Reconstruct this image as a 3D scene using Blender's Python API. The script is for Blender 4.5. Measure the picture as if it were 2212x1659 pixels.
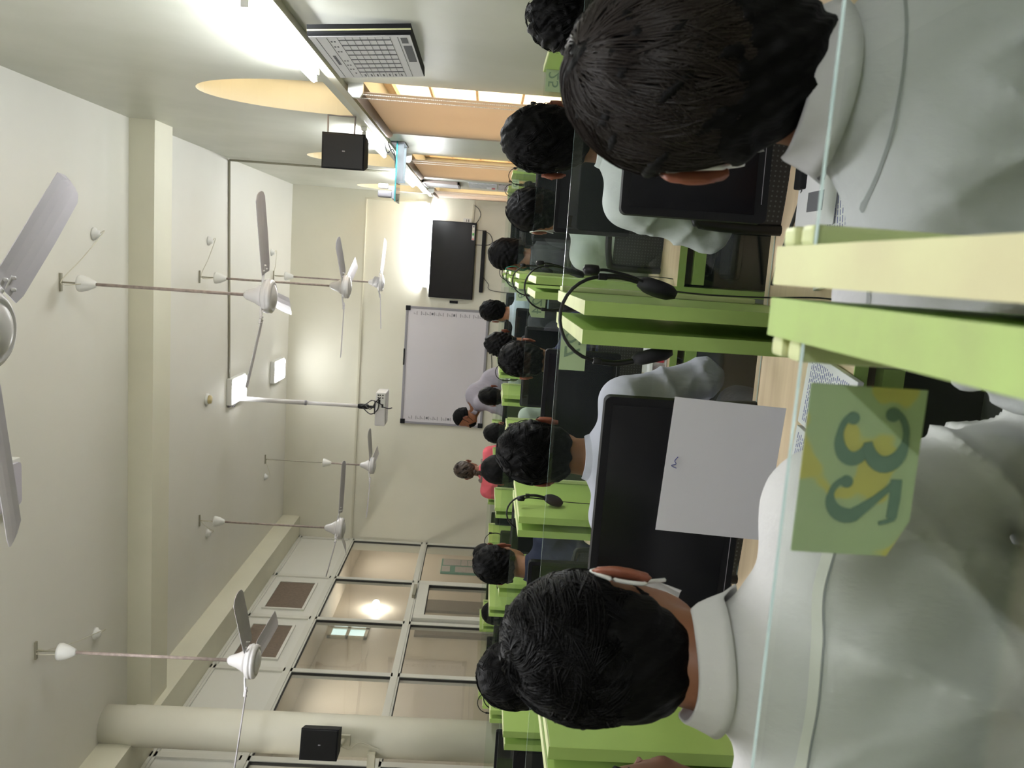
import bpy, bmesh, math, random
import numpy as np
from mathutils import Vector, Matrix
for o in list(bpy.data.objects): bpy.data.objects.remove(o)
sc = bpy.context.scene
COL = sc.collection
R = math.radians
PI = math.pi

# ------------------------------------------------------------------ camera, world, exposure
HC = 1.43                      # camera height
F = 1785.0                     # focal length in pixels of the 2212 x 1659 frame
def cam_matrix(yaw=-.1434866, pitch=.0407277, roll=.064262):
    cy, sy, cp, sp, cr, sr = math.cos(yaw), math.sin(yaw), math.cos(pitch), math.sin(pitch), math.cos(roll), math.sin(roll)
    Ry = np.array([[cy, 0, -sy], [0, 1, 0], [sy, 0, cy]])
    Rx = np.array([[1, 0, 0], [0, cp, -sp], [0, sp, cp]])
    Rz = np.array([[cr, -sr, 0], [sr, cr, 0], [0, 0, 1]])
    return Rz @ Rx @ Ry @ np.array([[1, 0, 0], [0, 0, -1], [0, 1, 0]], float)
CM = cam_matrix()              # rows: right, down, forward of the phone held upright
cam = bpy.data.cameras.new('camera')
cam.sensor_width = 36; cam.lens = F / 2212 * 36; cam.sensor_fit = 'HORIZONTAL'
cam.clip_start = .02; cam.clip_end = 100
cam.dof.use_dof = True; cam.dof.focus_distance = 2.6; cam.dof.aperture_fstop = 13
camo = bpy.data.objects.new('camera', cam); COL.objects.link(camo)
X_, Y_, Z_ = Vector(CM[1]), Vector(CM[0]), -Vector(CM[2])   # the phone is turned on its side
mw = Matrix.Identity(4)
for i in range(3): mw[i][0], mw[i][1], mw[i][2] = X_[i], Y_[i], Z_[i]
mw.translation = (0, 0, HC); camo.matrix_world = mw
sc.camera = camo
def ray(px, py):
    return CM.T @ np.array([(829.5 - py) / F, (px - 1106) / F, 1.])
def atY(px, py, y):
    d = ray(px, py); t = y / d[1]; return Vector((d[0] * t, y, HC + d[2] * t))
def atX(px, py, x):
    d = ray(px, py); t = x / d[0]; return Vector((x, d[1] * t, HC + d[2] * t))
def atZ(px, py, z):
    d = ray(px, py); t = (z - HC) / d[2]; return Vector((d[0] * t, d[1] * t, z))
w = bpy.data.worlds.new('daylight'); sc.world = w; w.use_nodes = True
w.node_tree.nodes['Background'].inputs[0].default_value = (1, .92, .80, 1)
w.node_tree.nodes['Background'].inputs[1].default_value = 1.2
sc.view_settings.view_transform = 'Standard'; sc.view_settings.look = 'None'
sc.view_settings.gamma = 1; sc.view_settings.use_curve_mapping = False
sc.view_settings.exposure = 2.22
sc.cycles.max_bounces = 6; sc.cycles.diffuse_bounces = 3; sc.cycles.glossy_bounces = 2
sc.cycles.transmission_bounces = 4; sc.cycles.transparent_max_bounces = 20
sc.cycles.caustics_reflective = False; sc.cycles.caustics_refractive = False
sc.cycles.sample_clamp_indirect = 6
TUBE = 42.0; PANEL = 5.0; BACKFILL = 10.5

# ------------------------------------------------------------------ materials
def new_mat(name):
    m = bpy.data.materials.new(name); m.use_nodes = True
    return m, m.node_tree.nodes, m.node_tree.links, m.node_tree.nodes['Principled BSDF']
def mat(name, c, rough=.6, metal=0., spec=.5, noise=0., nscale=8., bump=0., bscale=40., stretch=(1, 1, 1), c2=None, emit=None, es=0.):
    m, n, l, b = new_mat(name)
    b.inputs['Base Color'].default_value = (*c, 1); b.inputs['Roughness'].default_value = rough
    b.inputs['Metallic'].default_value = metal; b.inputs['Specular IOR Level'].default_value = spec
    if emit: b.inputs['Emission Color'].default_value = (*emit, 1); b.inputs['Emission Strength'].default_value = es
    if noise or bump:
        tc = n.new('ShaderNodeTexCoord'); mp = n.new('ShaderNodeMapping'); mp.inputs['Scale'].default_value = stretch
        l.new(tc.outputs['Object'], mp.inputs[0])
    if noise:
        t = n.new('ShaderNodeTexNoise'); t.inputs['Scale'].default_value = nscale; t.inputs['Detail'].default_value = 6
        l.new(mp.outputs[0], t.inputs['Vector'])
        r = n.new('ShaderNodeValToRGB'); r.color_ramp.elements[0].position = .35; r.color_ramp.elements[1].position = .7
        d = c2 if c2 else tuple(v * (1 - noise) for v in c)
        r.color_ramp.elements[0].color = (*c, 1); r.color_ramp.elements[1].color = (*d, 1)
        l.new(t.outputs['Fac'], r.inputs[0]); l.new(r.outputs[0], b.inputs['Base Color'])
    if bump:
        t = n.new('ShaderNodeTexNoise'); t.inputs['Scale'].default_value = bscale; t.inputs['Detail'].default_value = 5
        l.new(mp.outputs[0], t.inputs['Vector'])
        k = n.new('ShaderNodeBump'); k.inputs['Strength'].default_value = bump; k.inputs['Distance'].default_value = .01
        l.new(t.outputs['Fac'], k.inputs['Height']); l.new(k.outputs[0], b.inputs['Normal'])
    return m
def glass_mat(name, tint, refl=1.0, rough=.0, film=0.0, filmc=(.6, .66, .6)):
    m = bpy.data.materials.new(name); m.use_nodes = True; n, l = m.node_tree.nodes, m.node_tree.links
    n.remove(n['Principled BSDF']); out = n['Material Output']
    tr = n.new('ShaderNodeBsdfTransparent'); tr.inputs[0].default_value = (*tint, 1)
    gl = n.new('ShaderNodeBsdfGlossy'); gl.inputs['Roughness'].default_value = rough
    fc = n.new('ShaderNodeLayerWeight'); fc.inputs[0].default_value = .5
    fr = n.new('ShaderNodeMath'); fr.operation = 'POWER'; fr.inputs[1].default_value = 5
    l.new(fc.outputs['Facing'], fr.inputs[0])
    mu = n.new('ShaderNodeMath'); mu.operation = 'MULTIPLY_ADD'; mu.inputs[1].default_value = .9 * refl; mu.inputs[2].default_value = .04 * refl
    mx = n.new('ShaderNodeMixShader')
    l.new(fr.outputs[0], mu.inputs[0]); l.new(mu.outputs[0], mx.inputs[0]); l.new(tr.outputs[0], mx.inputs[1]); l.new(gl.outputs[0], mx.inputs[2])
    last = mx
    if film:
        df = n.new('ShaderNodeBsdfDiffuse'); df.inputs[0].default_value = (*filmc, 1)
        m2 = n.new('ShaderNodeMixShader'); m2.inputs[0].default_value = film
        l.new(mx.outputs[0], m2.inputs[1]); l.new(df.outputs[0], m2.inputs[2]); last = m2
    l.new(last.outputs[0], out.inputs[0]); return m
def translucent(name, c, tc, fac=.5, wave=0., scale=300):
    m = bpy.data.materials.new(name); m.use_nodes = True; n, l = m.node_tree.nodes, m.node_tree.links
    n.remove(n['Principled BSDF']); out = n['Material Output']
    a = n.new('ShaderNodeBsdfDiffuse'); a.inputs[0].default_value = (*c, 1)
    b = n.new('ShaderNodeBsdfTranslucent'); b.inputs[0].default_value = (*tc, 1)
    mx = n.new('ShaderNodeMixShader'); mx.inputs[0].default_value = fac
    l.new(a.outputs[0], mx.inputs[1]); l.new(b.outputs[0], mx.inputs[2]); l.new(mx.outputs[0], out.inputs[0])
    if wave:
        t = n.new('ShaderNodeTexCoord'); wv = n.new('ShaderNodeTexWave'); wv.inputs['Scale'].default_value = scale; wv.bands_direction = 'Y'
        mixc = n.new('ShaderNodeMix'); mixc.data_type = 'RGBA'
        mixc.inputs['A'].default_value = (*c, 1); mixc.inputs['B'].default_value = (*[v * (1 - wave) for v in c], 1)
        l.new(t.outputs['Object'], wv.inputs[0]); l.new(wv.outputs['Fac'], mixc.inputs[0]); l.new(mixc.outputs['Result'], a.inputs[0])
    return m

M = {}
M['wall'] = mat('cream_wall_paint', (.80, .775, .65), .55, noise=.07, nscale=1.3, c2=(.76, .735, .61), bump=.08, bscale=6)
M['wall_r'] = mat('patched_wall_paint', (.66, .66, .575), .38, noise=.1, nscale=1.8, c2=(.57, .58, .49), bump=.1, bscale=5)
M['ceil'] = mat('ceiling_paint', (.80, .78, .70), .6, noise=.05, nscale=.8, c2=(.76, .74, .65), bump=.06, bscale=4)
M['beam'] = mat('beam_paint', (.78, .755, .60), .6, noise=.05, nscale=2)
M['floor'] = mat('dark_floor_tiles', (.10, .105, .09), .35, noise=.3, nscale=3)
M['alu'] = mat('cream_frame_metal', (.74, .73, .65), .45, spec=.4)
M['panel'] = mat('white_board_panel', (.78, .77, .70), .5)
M['gasket'] = mat('black_gasket', (.02, .02, .018), .6)
M['mesh_brown'] = mat('brown_mesh', (.20, .15, .11), .8, noise=.2, nscale=30)
M['green'] = mat('lime_laminate', (.40, .58, .15), .38, noise=.06, nscale=4)
M['pale'] = mat('pale_clamp_lit_top', (.74, .80, .42), .4, noise=.12, nscale=14, c2=(.66, .70, .36))  # pale clamps; on board tops the lit look is painted into the colour
M['worn'] = mat('worn_yellow_edge', (.76, .77, .42), .5, noise=.3, nscale=9, c2=(.66, .62, .36))
M['slot'] = mat('brown_slot', (.35, .26, .06), .8)
M['wood'] = mat('beech_laminate', (.80, .63, .44), .4, noise=.12, nscale=3, stretch=(1, 12, 12), c2=(.70, .53, .36))
M['black'] = mat('black_plastic', (.007, .007, .008), .4, spec=.35)
M['matte'] = mat('matte_black', (.008, .008, .010), .7, spec=.3)
M['screen'] = mat('dark_screen', (.004, .004, .006), .2, spec=.35)
M['chair'] = mat('black_chair_mesh', (.009, .0095, .011), .75, spec=.25)
M['chrome'] = mat('steel', (.6, .6, .6), .25, metal=1)
M['white'] = mat('white_plastic', (.82, .82, .78), .35)
M['fan'] = mat('fan_enamel', (.74, .72, .72), .22, spec=.6)
M['fanblade'] = mat('fan_blade_enamel', (.60, .57, .61), .28, spec=.5, noise=.08, nscale=5)
M['rod'] = mat('stained_rod', (.42, .34, .30), .6, noise=.35, nscale=30)
M['paper'] = mat('white_paper', (.80, .79, .82), .8)
M['ink'] = mat('blue_ink', (.10, .12, .35), .8)
M['darkink'] = mat('grey_print', (.16, .16, .18), .8)
M['board'] = mat('whiteboard_surface', (.70, .67, .71), .30)
M['grey'] = mat('grey_frame', (.30, .29, .32), .4)
M['tv'] = mat('tv_screen', (.004, .003, .006), .15, spec=.4)
M['skin'] = mat('brown_skin', (.29, .12, .058), .5, noise=.12, nscale=20, bump=.05, bscale=90)
M['skin2'] = mat('dark_brown_skin', (.20, .088, .048), .5, noise=.12, nscale=20)
M['ear'] = mat('reddish_skin', (.28, .09, .05), .45)
M['hair'] = mat('black_hair', (.0022, .0020, .0024), .6, spec=.12, bump=.5, bscale=60, stretch=(1, 1, .25))
M['strand'] = mat('black_hair_strand', (.0022, .0020, .0026), .45, spec=.16)
M['strand_b'] = mat('dark_brown_strand', (.018, .0125, .0115), .38, spec=.35)
M['hair_b'] = mat('brown_hair', (.045, .025, .016), .5, bump=.5, bscale=60, stretch=(1, 1, .25))
def cloth(name, c, b=.45): return mat(name, c, .85, spec=.2, noise=.04, nscale=5, bump=b, bscale=26, stretch=(1, 1, .45))
M['shirt1'] = cloth('off_white_shirt', (.72, .715, .71))
M['shirt2'] = cloth('pale_grey_shirt', (.57, .57, .585))
M['shirt3'] = cloth('pale_green_grey_shirt', (.68, .71, .71))
M['lav'] = cloth('lavender_shirt', (.60, .59, .70))
M['blue'] = cloth('pale_blue_shirt', (.52, .60, .68))
M['navy'] = cloth('navy_jumper', (.028, .032, .065))
M['darkgrey'] = cloth('dark_grey_top', (.05, .05, .06))
M['pink'] = cloth('coral_pink_kurta', (.86, .17, .21))
M['tgrey'] = cloth('lilac_grey_shirt', (.36, .34, .40))
M['trouser'] = cloth('dark_trousers', (.03, .035, .05))
M['denim'] = cloth('blue_denim', (.05, .09, .19))
M['seam_d'] = mat('shirt_stitching', (.30, .31, .31), .9)
M['seam'] = mat('shirt_seam', (.80, .80, .74), .8)
M['collar_in'] = mat('collar_shadow_stitch', (.30, .16, .12), .8)
M['glass'] = glass_mat('pale_green_glass', (.950, .972, .958), .8, film=.010, filmc=(.55, .66, .60))
M['glassedge'] = mat('glass_cut_edge', (.42, .55, .53), .15, spec=.8)
M['glasswin'] = glass_mat('window_glass', (.95, .96, .94), 1.3, film=.04, filmc=(.60, .58, .52))
M['shelfglass'] = glass_mat('teal_shelf_glass', (.84, .94, .92), 1.6)
M['tealedge'] = mat('teal_glass_edge', (.04, .24, .25), .2)
M['frost'] = translucent('frosted_pane', (.8, .72, .6), (.95, .86, .70), .85)
M['blind'] = translucent('beige_blind_fabric', (.68, .62, .58), (.80, .72, .64), .5, wave=.16, scale=26)
M['roller'] = mat('brown_roller', (.30, .22, .17), .7)
M['beads'] = mat('white_bead_chain', (.8, .78, .74), .5)
M['sticker'] = translucent('translucent_green_sticker', (.50, .62, .40), (.50, .62, .40), .45)
def blotch(m, c2, scale):
    n, l = m.node_tree.nodes, m.node_tree.links
    tc = n.new('ShaderNodeTexCoord'); t = n.new('ShaderNodeTexNoise'); t.inputs['Scale'].default_value = scale; t.inputs['Detail'].default_value = 1
    rp = n.new('ShaderNodeValToRGB'); rp.color_ramp.elements[0].position = .56; rp.color_ramp.elements[1].position = .60
    l.new(tc.outputs['Object'], t.inputs['Vector']); l.new(t.outputs['Fac'], rp.inputs[0])
    for k in ('Diffuse BSDF', 'Translucent BSDF'):
        mx = n.new('ShaderNodeMix'); mx.data_type = 'RGBA'; mx.inputs['A'].default_value = n[k].inputs[0].default_value; mx.inputs['B'].default_value = (*c2, 1)
        l.new(rp.outputs[0], mx.inputs[0]); l.new(mx.outputs['Result'], n[k].inputs[0])
blotch(M['sticker'], (.62, .62, .24), 42)
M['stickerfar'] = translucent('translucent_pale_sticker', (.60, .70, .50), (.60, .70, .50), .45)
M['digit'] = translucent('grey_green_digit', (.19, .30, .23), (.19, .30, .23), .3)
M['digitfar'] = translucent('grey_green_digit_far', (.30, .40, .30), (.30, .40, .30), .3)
M['corr'] = mat('corridor_paint', (.74, .66, .55), .6, noise=.06, nscale=2)
M['door_b'] = mat('brown_door', (.20, .16, .14), .5)
M['board_g'] = mat('green_notice_felt', (.03, .26, .20), .9)
M['newsprint'] = mat('newsprint', (.62, .60, .60), .9, noise=.6, nscale=60, c2=(.28, .22, .24))
M['red'] = mat('red_print', (.60, .03, .06), .6)
M['poster'] = mat('poster_print', (.62, .62, .62), .7, noise=.5, nscale=26, c2=(.34, .36, .40))
M['cable'] = mat('black_cable', (.018, .017, .018), .5)
M['conduit'] = mat('cream_conduit', (.66, .63, .50), .5)
M['conduit_d'] = mat('grey_conduit', (.34, .32, .24), .5)
M['tube'] = mat('lit_tube', (.9, .9, .9), emit=(.93, .96, 1), es=TUBE)
M['panel_on'] = mat('lit_panel', (.9, .9, .9), emit=(.95, .97, 1), es=PANEL)
M['panel_fill'] = mat('fill_panel_glow', (.9, .9, .9), emit=(.97, .98, 1), es=BACKFILL)  # glow of the added fill panels
M['panel_off'] = mat('unlit_panel', (.60, .57, .64), .4)
M['yellowed'] = mat('yellowed_plastic', (.62, .52, .26), .4)
M['mask_w'] = mat('white_elastic', (.85, .85, .82), .8)
M['green_l'] = mat('green_print', (.1, .5, .12), .6)
M['teal'] = mat('teal_mask', (.02, .30, .22), .7)

# ------------------------------------------------------------------ mesh helpers
def finish(name, bm, m, parent=None, smooth=False, auto=None):
    me = bpy.data.meshes.new(name); bm.normal_update(); bm.to_mesh(me); bm.free()
    for x in (m if isinstance(m, (list, tuple)) else [m]): me.materials.append(x)
    if smooth: me.polygons.foreach_set('use_smooth', [True] * len(me.polygons))
    if auto is not None: me.shade_auto_smooth = True if hasattr(me, 'shade_auto_smooth') else None
    o = bpy.data.objects.new(name, me); COL.objects.link(o)
    if parent: o.parent = parent
    return o
def box(bm, x0, x1, y0, y1, z0, z1, mi=0, bev=0.):
    r = bmesh.ops.create_cube(bm, size=1)
    c = Vector(((x0 + x1) / 2, (y0 + y1) / 2, (z0 + z1) / 2)); s = Vector((abs(x1 - x0), abs(y1 - y0), abs(z1 - z0)))
    for v in r['verts']: v.co = Vector((v.co.x * s.x, v.co.y * s.y, v.co.z * s.z)) + c
    fs = {f for v in r['verts'] for f in v.link_faces}
    for f in fs: f.material_index = mi
    if bev:
        es = {e for v in r['verts'] for e in v.link_edges}
        rr = bmesh.ops.bevel(bm, geom=list(es), offset=bev, segments=2, profile=.6, affect='EDGES', clamp_overlap=True)
        for f in rr['faces']: f.material_index = mi
    return r['verts']
def cyl(bm, a, b, r, r2=None, seg=16, mi=0, caps=True):
    a, b = Vector(a), Vector(b); d = b - a; L = d.length
    if L < 1e-6: return
    q = d.to_track_quat('Z', 'Y').to_matrix().to_4x4(); q.translation = (a + b) / 2
    x = bmesh.ops.create_cone(bm, cap_ends=caps, segments=seg, radius1=r, radius2=r if r2 is None else r2, depth=L, matrix=q)
    for f in {f for v in x['verts'] for f in v.link_faces}: f.material_index = mi
def lathe(bm, prof, c=(0, 0, 0), seg=32, mi=0, axis='Z'):
    rings = []
    for r, z in prof:
        ring = []
        for i in range(seg):
            a = 2 * PI * i / seg
            p = (r * math.cos(a), r * math.sin(a), z)
            if axis == 'Y': p = (p[0], p[2], p[1])
            if axis == 'X': p = (p[2], p[0], p[1])
            ring.append(bm.verts.new(Vector(p) + Vector(c)))
        rings.append(ring)
    for a, b in zip(rings, rings[1:]):
        for i in range(seg):
            f = bm.faces.new((a[i], a[(i + 1) % seg], b[(i + 1) % seg], b[i])); f.material_index = mi
    for e in (rings[0], rings[-1]):
        try: bm.faces.new(e).material_index = mi
        except ValueError: pass
def smooth_path(pts, n=6):
    pts = [Vector(p) for p in pts]; out = []
    for i in range(len(pts) - 1):
        p0, p1, p2, p3 = pts[max(i - 1, 0)], pts[i], pts[i + 1], pts[min(i + 2, len(pts) - 1)]
        for k in range(n):
            t = k / n
            out.append(.5 * ((2 * p1) + (p2 - p0) * t + (2 * p0 - 5 * p1 + 4 * p2 - p3) * t * t + (3 * p1 - p0 - 3 * p2 + p3) * t ** 3))
    out.append(pts[-1]); return out
def tube(bm, pts, r, seg=8, mi=0, curve=True, r_end=None):
    if curve: pts = smooth_path(pts)
    pts = [Vector(p) for p in pts]; rings = []; up = Vector((.13, .31, .94))
    for i, p in enumerate(pts):
        d = (pts[min(i + 1, len(pts) - 1)] - pts[max(i - 1, 0)])
        if d.length < 1e-9: d = Vector((0, 0, 1))
        d.normalize(); s = d.cross(up)
        if s.length < 1e-3: s = d.cross(Vector((1, 0, 0)))
        s.normalize(); t = d.cross(s)
        rr = r if r_end is None else r + (r_end - r) * i / (len(pts) - 1)
        rings.append([bm.verts.new(p + (s * math.cos(2 * PI * k / seg) + t * math.sin(2 * PI * k / seg)) * rr) for k in range(seg)])
    for a, b in zip(rings, rings[1:]):
        for k in range(seg): bm.faces.new((a[k], a[(k + 1) % seg], b[(k + 1) % seg], b[k])).material_index = mi
    for e in (rings[0], rings[-1]): bm.faces.new(e).material_index = mi
def prism(bm, outline, axis, a, b, mi=0):
    """outline of 2D points extruded along axis from a to b"""
    def P(u, v, t): return {'X': (t, u, v), 'Y': (u, t, v), 'Z': (u, v, t)}[axis]
    A = [bm.verts.new(P(u, v, a)) for u, v in outline]; B = [bm.verts.new(P(u, v, b)) for u, v in outline]
    n = len(A)
    for i in range(n): bm.faces.new((A[i], A[(i + 1) % n], B[(i + 1) % n], B[i])).material_index = mi
    bm.faces.new(A).material_index = mi; bm.faces.new(B[::-1]).material_index = mi
def rrect(x0, x1, y0, y1, r, n=5):
    out = []
    for cx, cy, a0 in ((x1 - r, y1 - r, 0), (x0 + r, y1 - r, 90), (x0 + r, y0 + r, 180), (x1 - r, y0 + r, 270)):
        for k in range(n + 1):
            a = R(a0 + 90 * k / n); out.append((cx + r * math.cos(a), cy + r * math.sin(a)))
    return out
BM = bmesh.new
def part(name, parent, m, fn, smooth=False):
    bm = BM(); fn(bm); bmesh.ops.recalc_face_normals(bm, faces=bm.faces[:]); return finish(name, bm, m, parent, smooth)
def thing(name, label, cat, loc=(0, 0, 0), rz=0, group=None):
    o = bpy.data.objects.new(name, None); COL.objects.link(o); o.empty_display_size = .05
    o.location = loc; o.rotation_euler = (0, 0, rz); tag(o, label, cat, group); return o
def tag(o, label, cat, group=None, kind=None):
    if label: o['label'] = label
    if cat: o['category'] = cat
    if group: o['group'] = group
    if kind: o['kind'] = kind
    return o
def struct(name, m, fn, smooth=False, label=None):
    o = part(name, None, m, fn, smooth); o['kind'] = 'structure'
    if label: o['label'] = label
    return o
def copy_tree(o, parent=None):
    c = o.copy(); COL.objects.link(c)
    if parent: c.parent = parent
    for ch in [x for x in KIDS.get(o.name, [])]: copy_tree(ch, c)
    return c
KIDS = {}
def index_kids(o):
    KIDS[o.name] = [x for x in bpy.data.objects if x.parent == o]
    for x in KIDS[o.name]: index_kids(x)
def dup(o, loc, rz=None, label=None, group=None):
    c = copy_tree(o); c.location = loc
    if rz is not None: c.rotation_euler = (0, 0, rz)
    if label: c['label'] = label
    if group: c['group'] = group
    return c
def text_tris(s, size, depth, bold=0.):
    cu = bpy.data.curves.new('lettering', 'FONT'); cu.body = s; cu.size = size; cu.extrude = depth; cu.offset = bold
    cu.align_x = 'CENTER'; cu.align_y = 'CENTER'
    o = bpy.data.objects.new('lettering', cu); COL.objects.link(o)
    bpy.context.view_layer.update()
    me = o.evaluated_get(bpy.context.evaluated_depsgraph_get()).to_mesh()
    V = [v.co.copy() for v in me.vertices]; P = [tuple(p.vertices) for p in me.polygons]
    o.to_mesh_clear(); bpy.data.objects.remove(o); bpy.data.curves.remove(cu)
    return V, P
def add_text(bm, s, size, depth, f, mi=1, bold=0.):
    V, P = text_tris(s, size, depth, bold); vs = [bm.verts.new(f(v)) for v in V]
    for p in P:
        try: bm.faces.new([vs[i] for i in p]).material_index = mi
        except ValueError: pass

# ------------------------------------------------------------------ the room
CZ, XR, XL, YB, YF = 4.21, .90, -4.25, 12.0, -2.6
struct('floor', M['floor'], lambda b: box(b, -8.5, 1.3, YF - .2, 17, -.1, 0))
struct('ceiling', M['ceil'], lambda b: box(b, XL - .2, 1.3, YF - .2, YB + .2, CZ, CZ + .12))
struct('wall_back', M['wall'], lambda b: box(b, XL - .15, 1.3, YB, YB + .2, 0, CZ))
struct('wall_front', M['wall'], lambda b: box(b, XL - .2, 1.3, YF - .2, YF, 0, CZ))
WIN = [(4.585, 6.02), (7.53, 9.05), (10.76, 11.8)]
ARCH = [5.2, 8.25, 11.35]
def wall_right():
    bm = BM(); box(bm, XR, XR + .32, YF, YB, 0, CZ); o = finish('wall_right', bm, M['wall_r'])
    cut = BM()
    for a, b in WIN: box(cut, XR - .1, XR + .5, a, b, .95, 2.14)
    for c in ARCH:
        out = [(c + .53 * math.cos(PI * i / 24), 2.37 + .84 * math.sin(PI * i / 24) ** 1.0) for i in range(25)]
        prism(cut, out, 'X', XR - .1, XR + .5)
    bmesh.ops.recalc_face_normals(cut, faces=cut.faces[:])
    c = finish('cutter', cut, M['wall_r'])
    md = o.modifiers.new('openings', 'BOOLEAN'); md.object = c; md.operation = 'DIFFERENCE'; md.solver = 'EXACT'
    bpy.context.view_layer.update()
    me = bpy.data.meshes.new_from_object(o.evaluated_get(bpy.context.evaluated_depsgraph_get()))
    o.modifiers.clear(); o.data = me; bpy.data.objects.remove(c)
    o['kind'] = 'structure'
wall_right()
for i, (a, b) in enumerate(WIN):
    def fr(bm, a=a, b=b):
        for y0, y1, z0, z1 in ((a, a + .02, .95, 2.14), (b - .05, b, .95, 2.14), (a, b, .95, 1.0), (a, b, 2.09, 2.14), ((a + b) / 2 - .02, (a + b) / 2 + .02, .95, 2.14)):
            box(bm, XR + .16, XR + .22, y0, y1, z0, z1)
        for k in range(1, 4): box(bm, XR + .17, XR + .2, a, b, .95 + k * .3, .965 + k * .3)
    s = struct('window_%d' % (i + 1), M['wood'], fr)
    part('pane', s, M['frost'], lambda bm, a=a, b=b: box(bm, XR + .195, XR + .205, a + .015, b - .04, .98, 2.11))
for i, c in enumerate(ARCH):
    def fr(bm, c=c):
        for k in range(24):
            a0, a1 = PI * k / 24, PI * (k + 1) / 24
            q = [(c + .53 * math.cos(a0), 2.37 + .84 * math.sin(a0)), (c + .53 * math.cos(a1), 2.37 + .84 * math.sin(a1)), (c + .49 * math.cos(a1), 2.37 + .80 * math.sin(a1)), (c + .49 * math.cos(a0), 2.37 + .80 * math.sin(a0))]
            prism(bm, q, 'X', XR + .2, XR + .24)
        box(bm, XR + .2, XR + .24, c - .5, c + .5, 2.37, 2.41)
    s = struct('window_%d' % (i + 4), M['wood'], fr)
    part('pane', s, M['frost'], lambda bm, c=c: prism(bm, [(c + .52 * math.cos(PI * k / 20), 2.372 + .82 * math.sin(PI * k / 20)) for k in range(21)], 'X', XR + .215, XR + .225))
# cross beam and the beam over the glass wall
struct('trim_1', M['beam'], lambda b: box(b, -3.92, XR, 6.6, 6.96, 4.015, CZ))
struct('trim_2', M['beam'], lambda b: box(b, XL - .15, -3.92, YF, YB, 3.955, CZ))
# round column
struct('trim_3', M['wall'], lambda b: lathe(b, [(.158, 0), (.158, 3.99), (.15, 4.0), (.15, CZ)], (-3.83, 6.2, 0), 40), True)
# glazed left wall: frames, panels, panes
YS = [11.97, 10.47, 9.21, 7.97, 6.45, 5.35, 4.1, 2.85, 1.6, .3, -1.0, YF]
def left_frames(bm):
    for z0, z1 in ((3.13, 3.22), (2.04, 2.13), (.86, .94), (3.90, 3.955)):
        box(bm, XL - .05, XL + .02, YF, YB, z0, z1)
        box(bm, XL + .02, XL + .03, YF, YB, z0 + .02, z1 - .02)
    for y in YS:
        box(bm, XL - .05, XL + .02, y - .035, y + .035, 0, 3.955)
struct('wall_left', M['alu'], left_frames)
def gaskets(bm):
    for i in range(len(YS) - 1):
        a, b = YS[i + 1] + .035, YS[i] - .035
        for z0, z1 in ((.94, 2.04), (2.13, 3.13)):
            box(bm, XL - .012, XL + .012, b - .012, b, z0, z1); box(bm, XL - .012, XL + .012, a, a + .006, z0, z1)
            box(bm, XL - .012, XL + .012, a, b, z1 - .008, z1)
struct('trim_4', M['gasket'], gaskets)
for i in range(len(YS) - 1):
    a, b = YS[i + 1] + .035, YS[i] - .035
    mesh_on = i in (1, 2, 4, 5)
    s = struct('trim_%d' % (5 + i), M['panel'], lambda bm, a=a, b=b: (box(bm, XL - .01, XL, a, b, 3.22, 3.90), box(bm, XL - .01, XL, a, b, 0, .86)))
    if mesh_on:
        m0, m1 = a + .2, b - .2
        part('vent_mesh', s, M['mesh_brown'], lambda bm, m0=m0, m1=m1: box(bm, XL, XL + .012, m0, m1, 3.36, 3.80))
        part('vent_frame', s, M['panel'], lambda bm, m0=m0, m1=m1: [box(bm, XL, XL + .022, *q) for q in ((m0 - .03, m0, 3.33, 3.83), (m1, m1 + .03, 3.33, 3.83), (m0, m1, 3.33, 3.36), (m0, m1, 3.80, 3.83))])
    w_ = struct('window_%d' % (10 + i), M['glasswin'], lambda bm, a=a, b=b: box(bm, XL - .004, XL + .002, a, b, 2.13, 3.13))
    if i != 1:
        struct('window_%d' % (30 + i), M['glasswin'], lambda bm, a=a, b=b: box(bm, XL - .004, XL + .002, a, b, .94, 2.04))
# the glazed door in the left wall
d = struct('door_1', M['alu'], lambda bm: [box(bm, XL - .02, XL + .06, *q, 0, .003) for q in ((9.27, 9.37, 0.02, 2.03), (10.30, 10.42, 0.02, 2.03), (9.37, 10.30, 1.90, 2.03), (9.37, 10.30, .02, .25))])
part('door_glass', d, M['glasswin'], lambda bm: box(bm, XL + .01, XL + .018, 9.37, 10.30, .25, 1.90))
part('door_gasket', d, M['gasket'], lambda bm: [box(bm, XL + .018, XL + .05, *q) for q in ((10.29, 10.30, .25, 1.9), (9.37, 9.378, .25, 1.9), (9.37, 10.3, 1.892, 1.9))])
part('door_closer', d, M['conduit_d'], lambda bm: box(bm, XL + .03, XL + .075, 9.9, 10.25, 2.05, 2.09))
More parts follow.
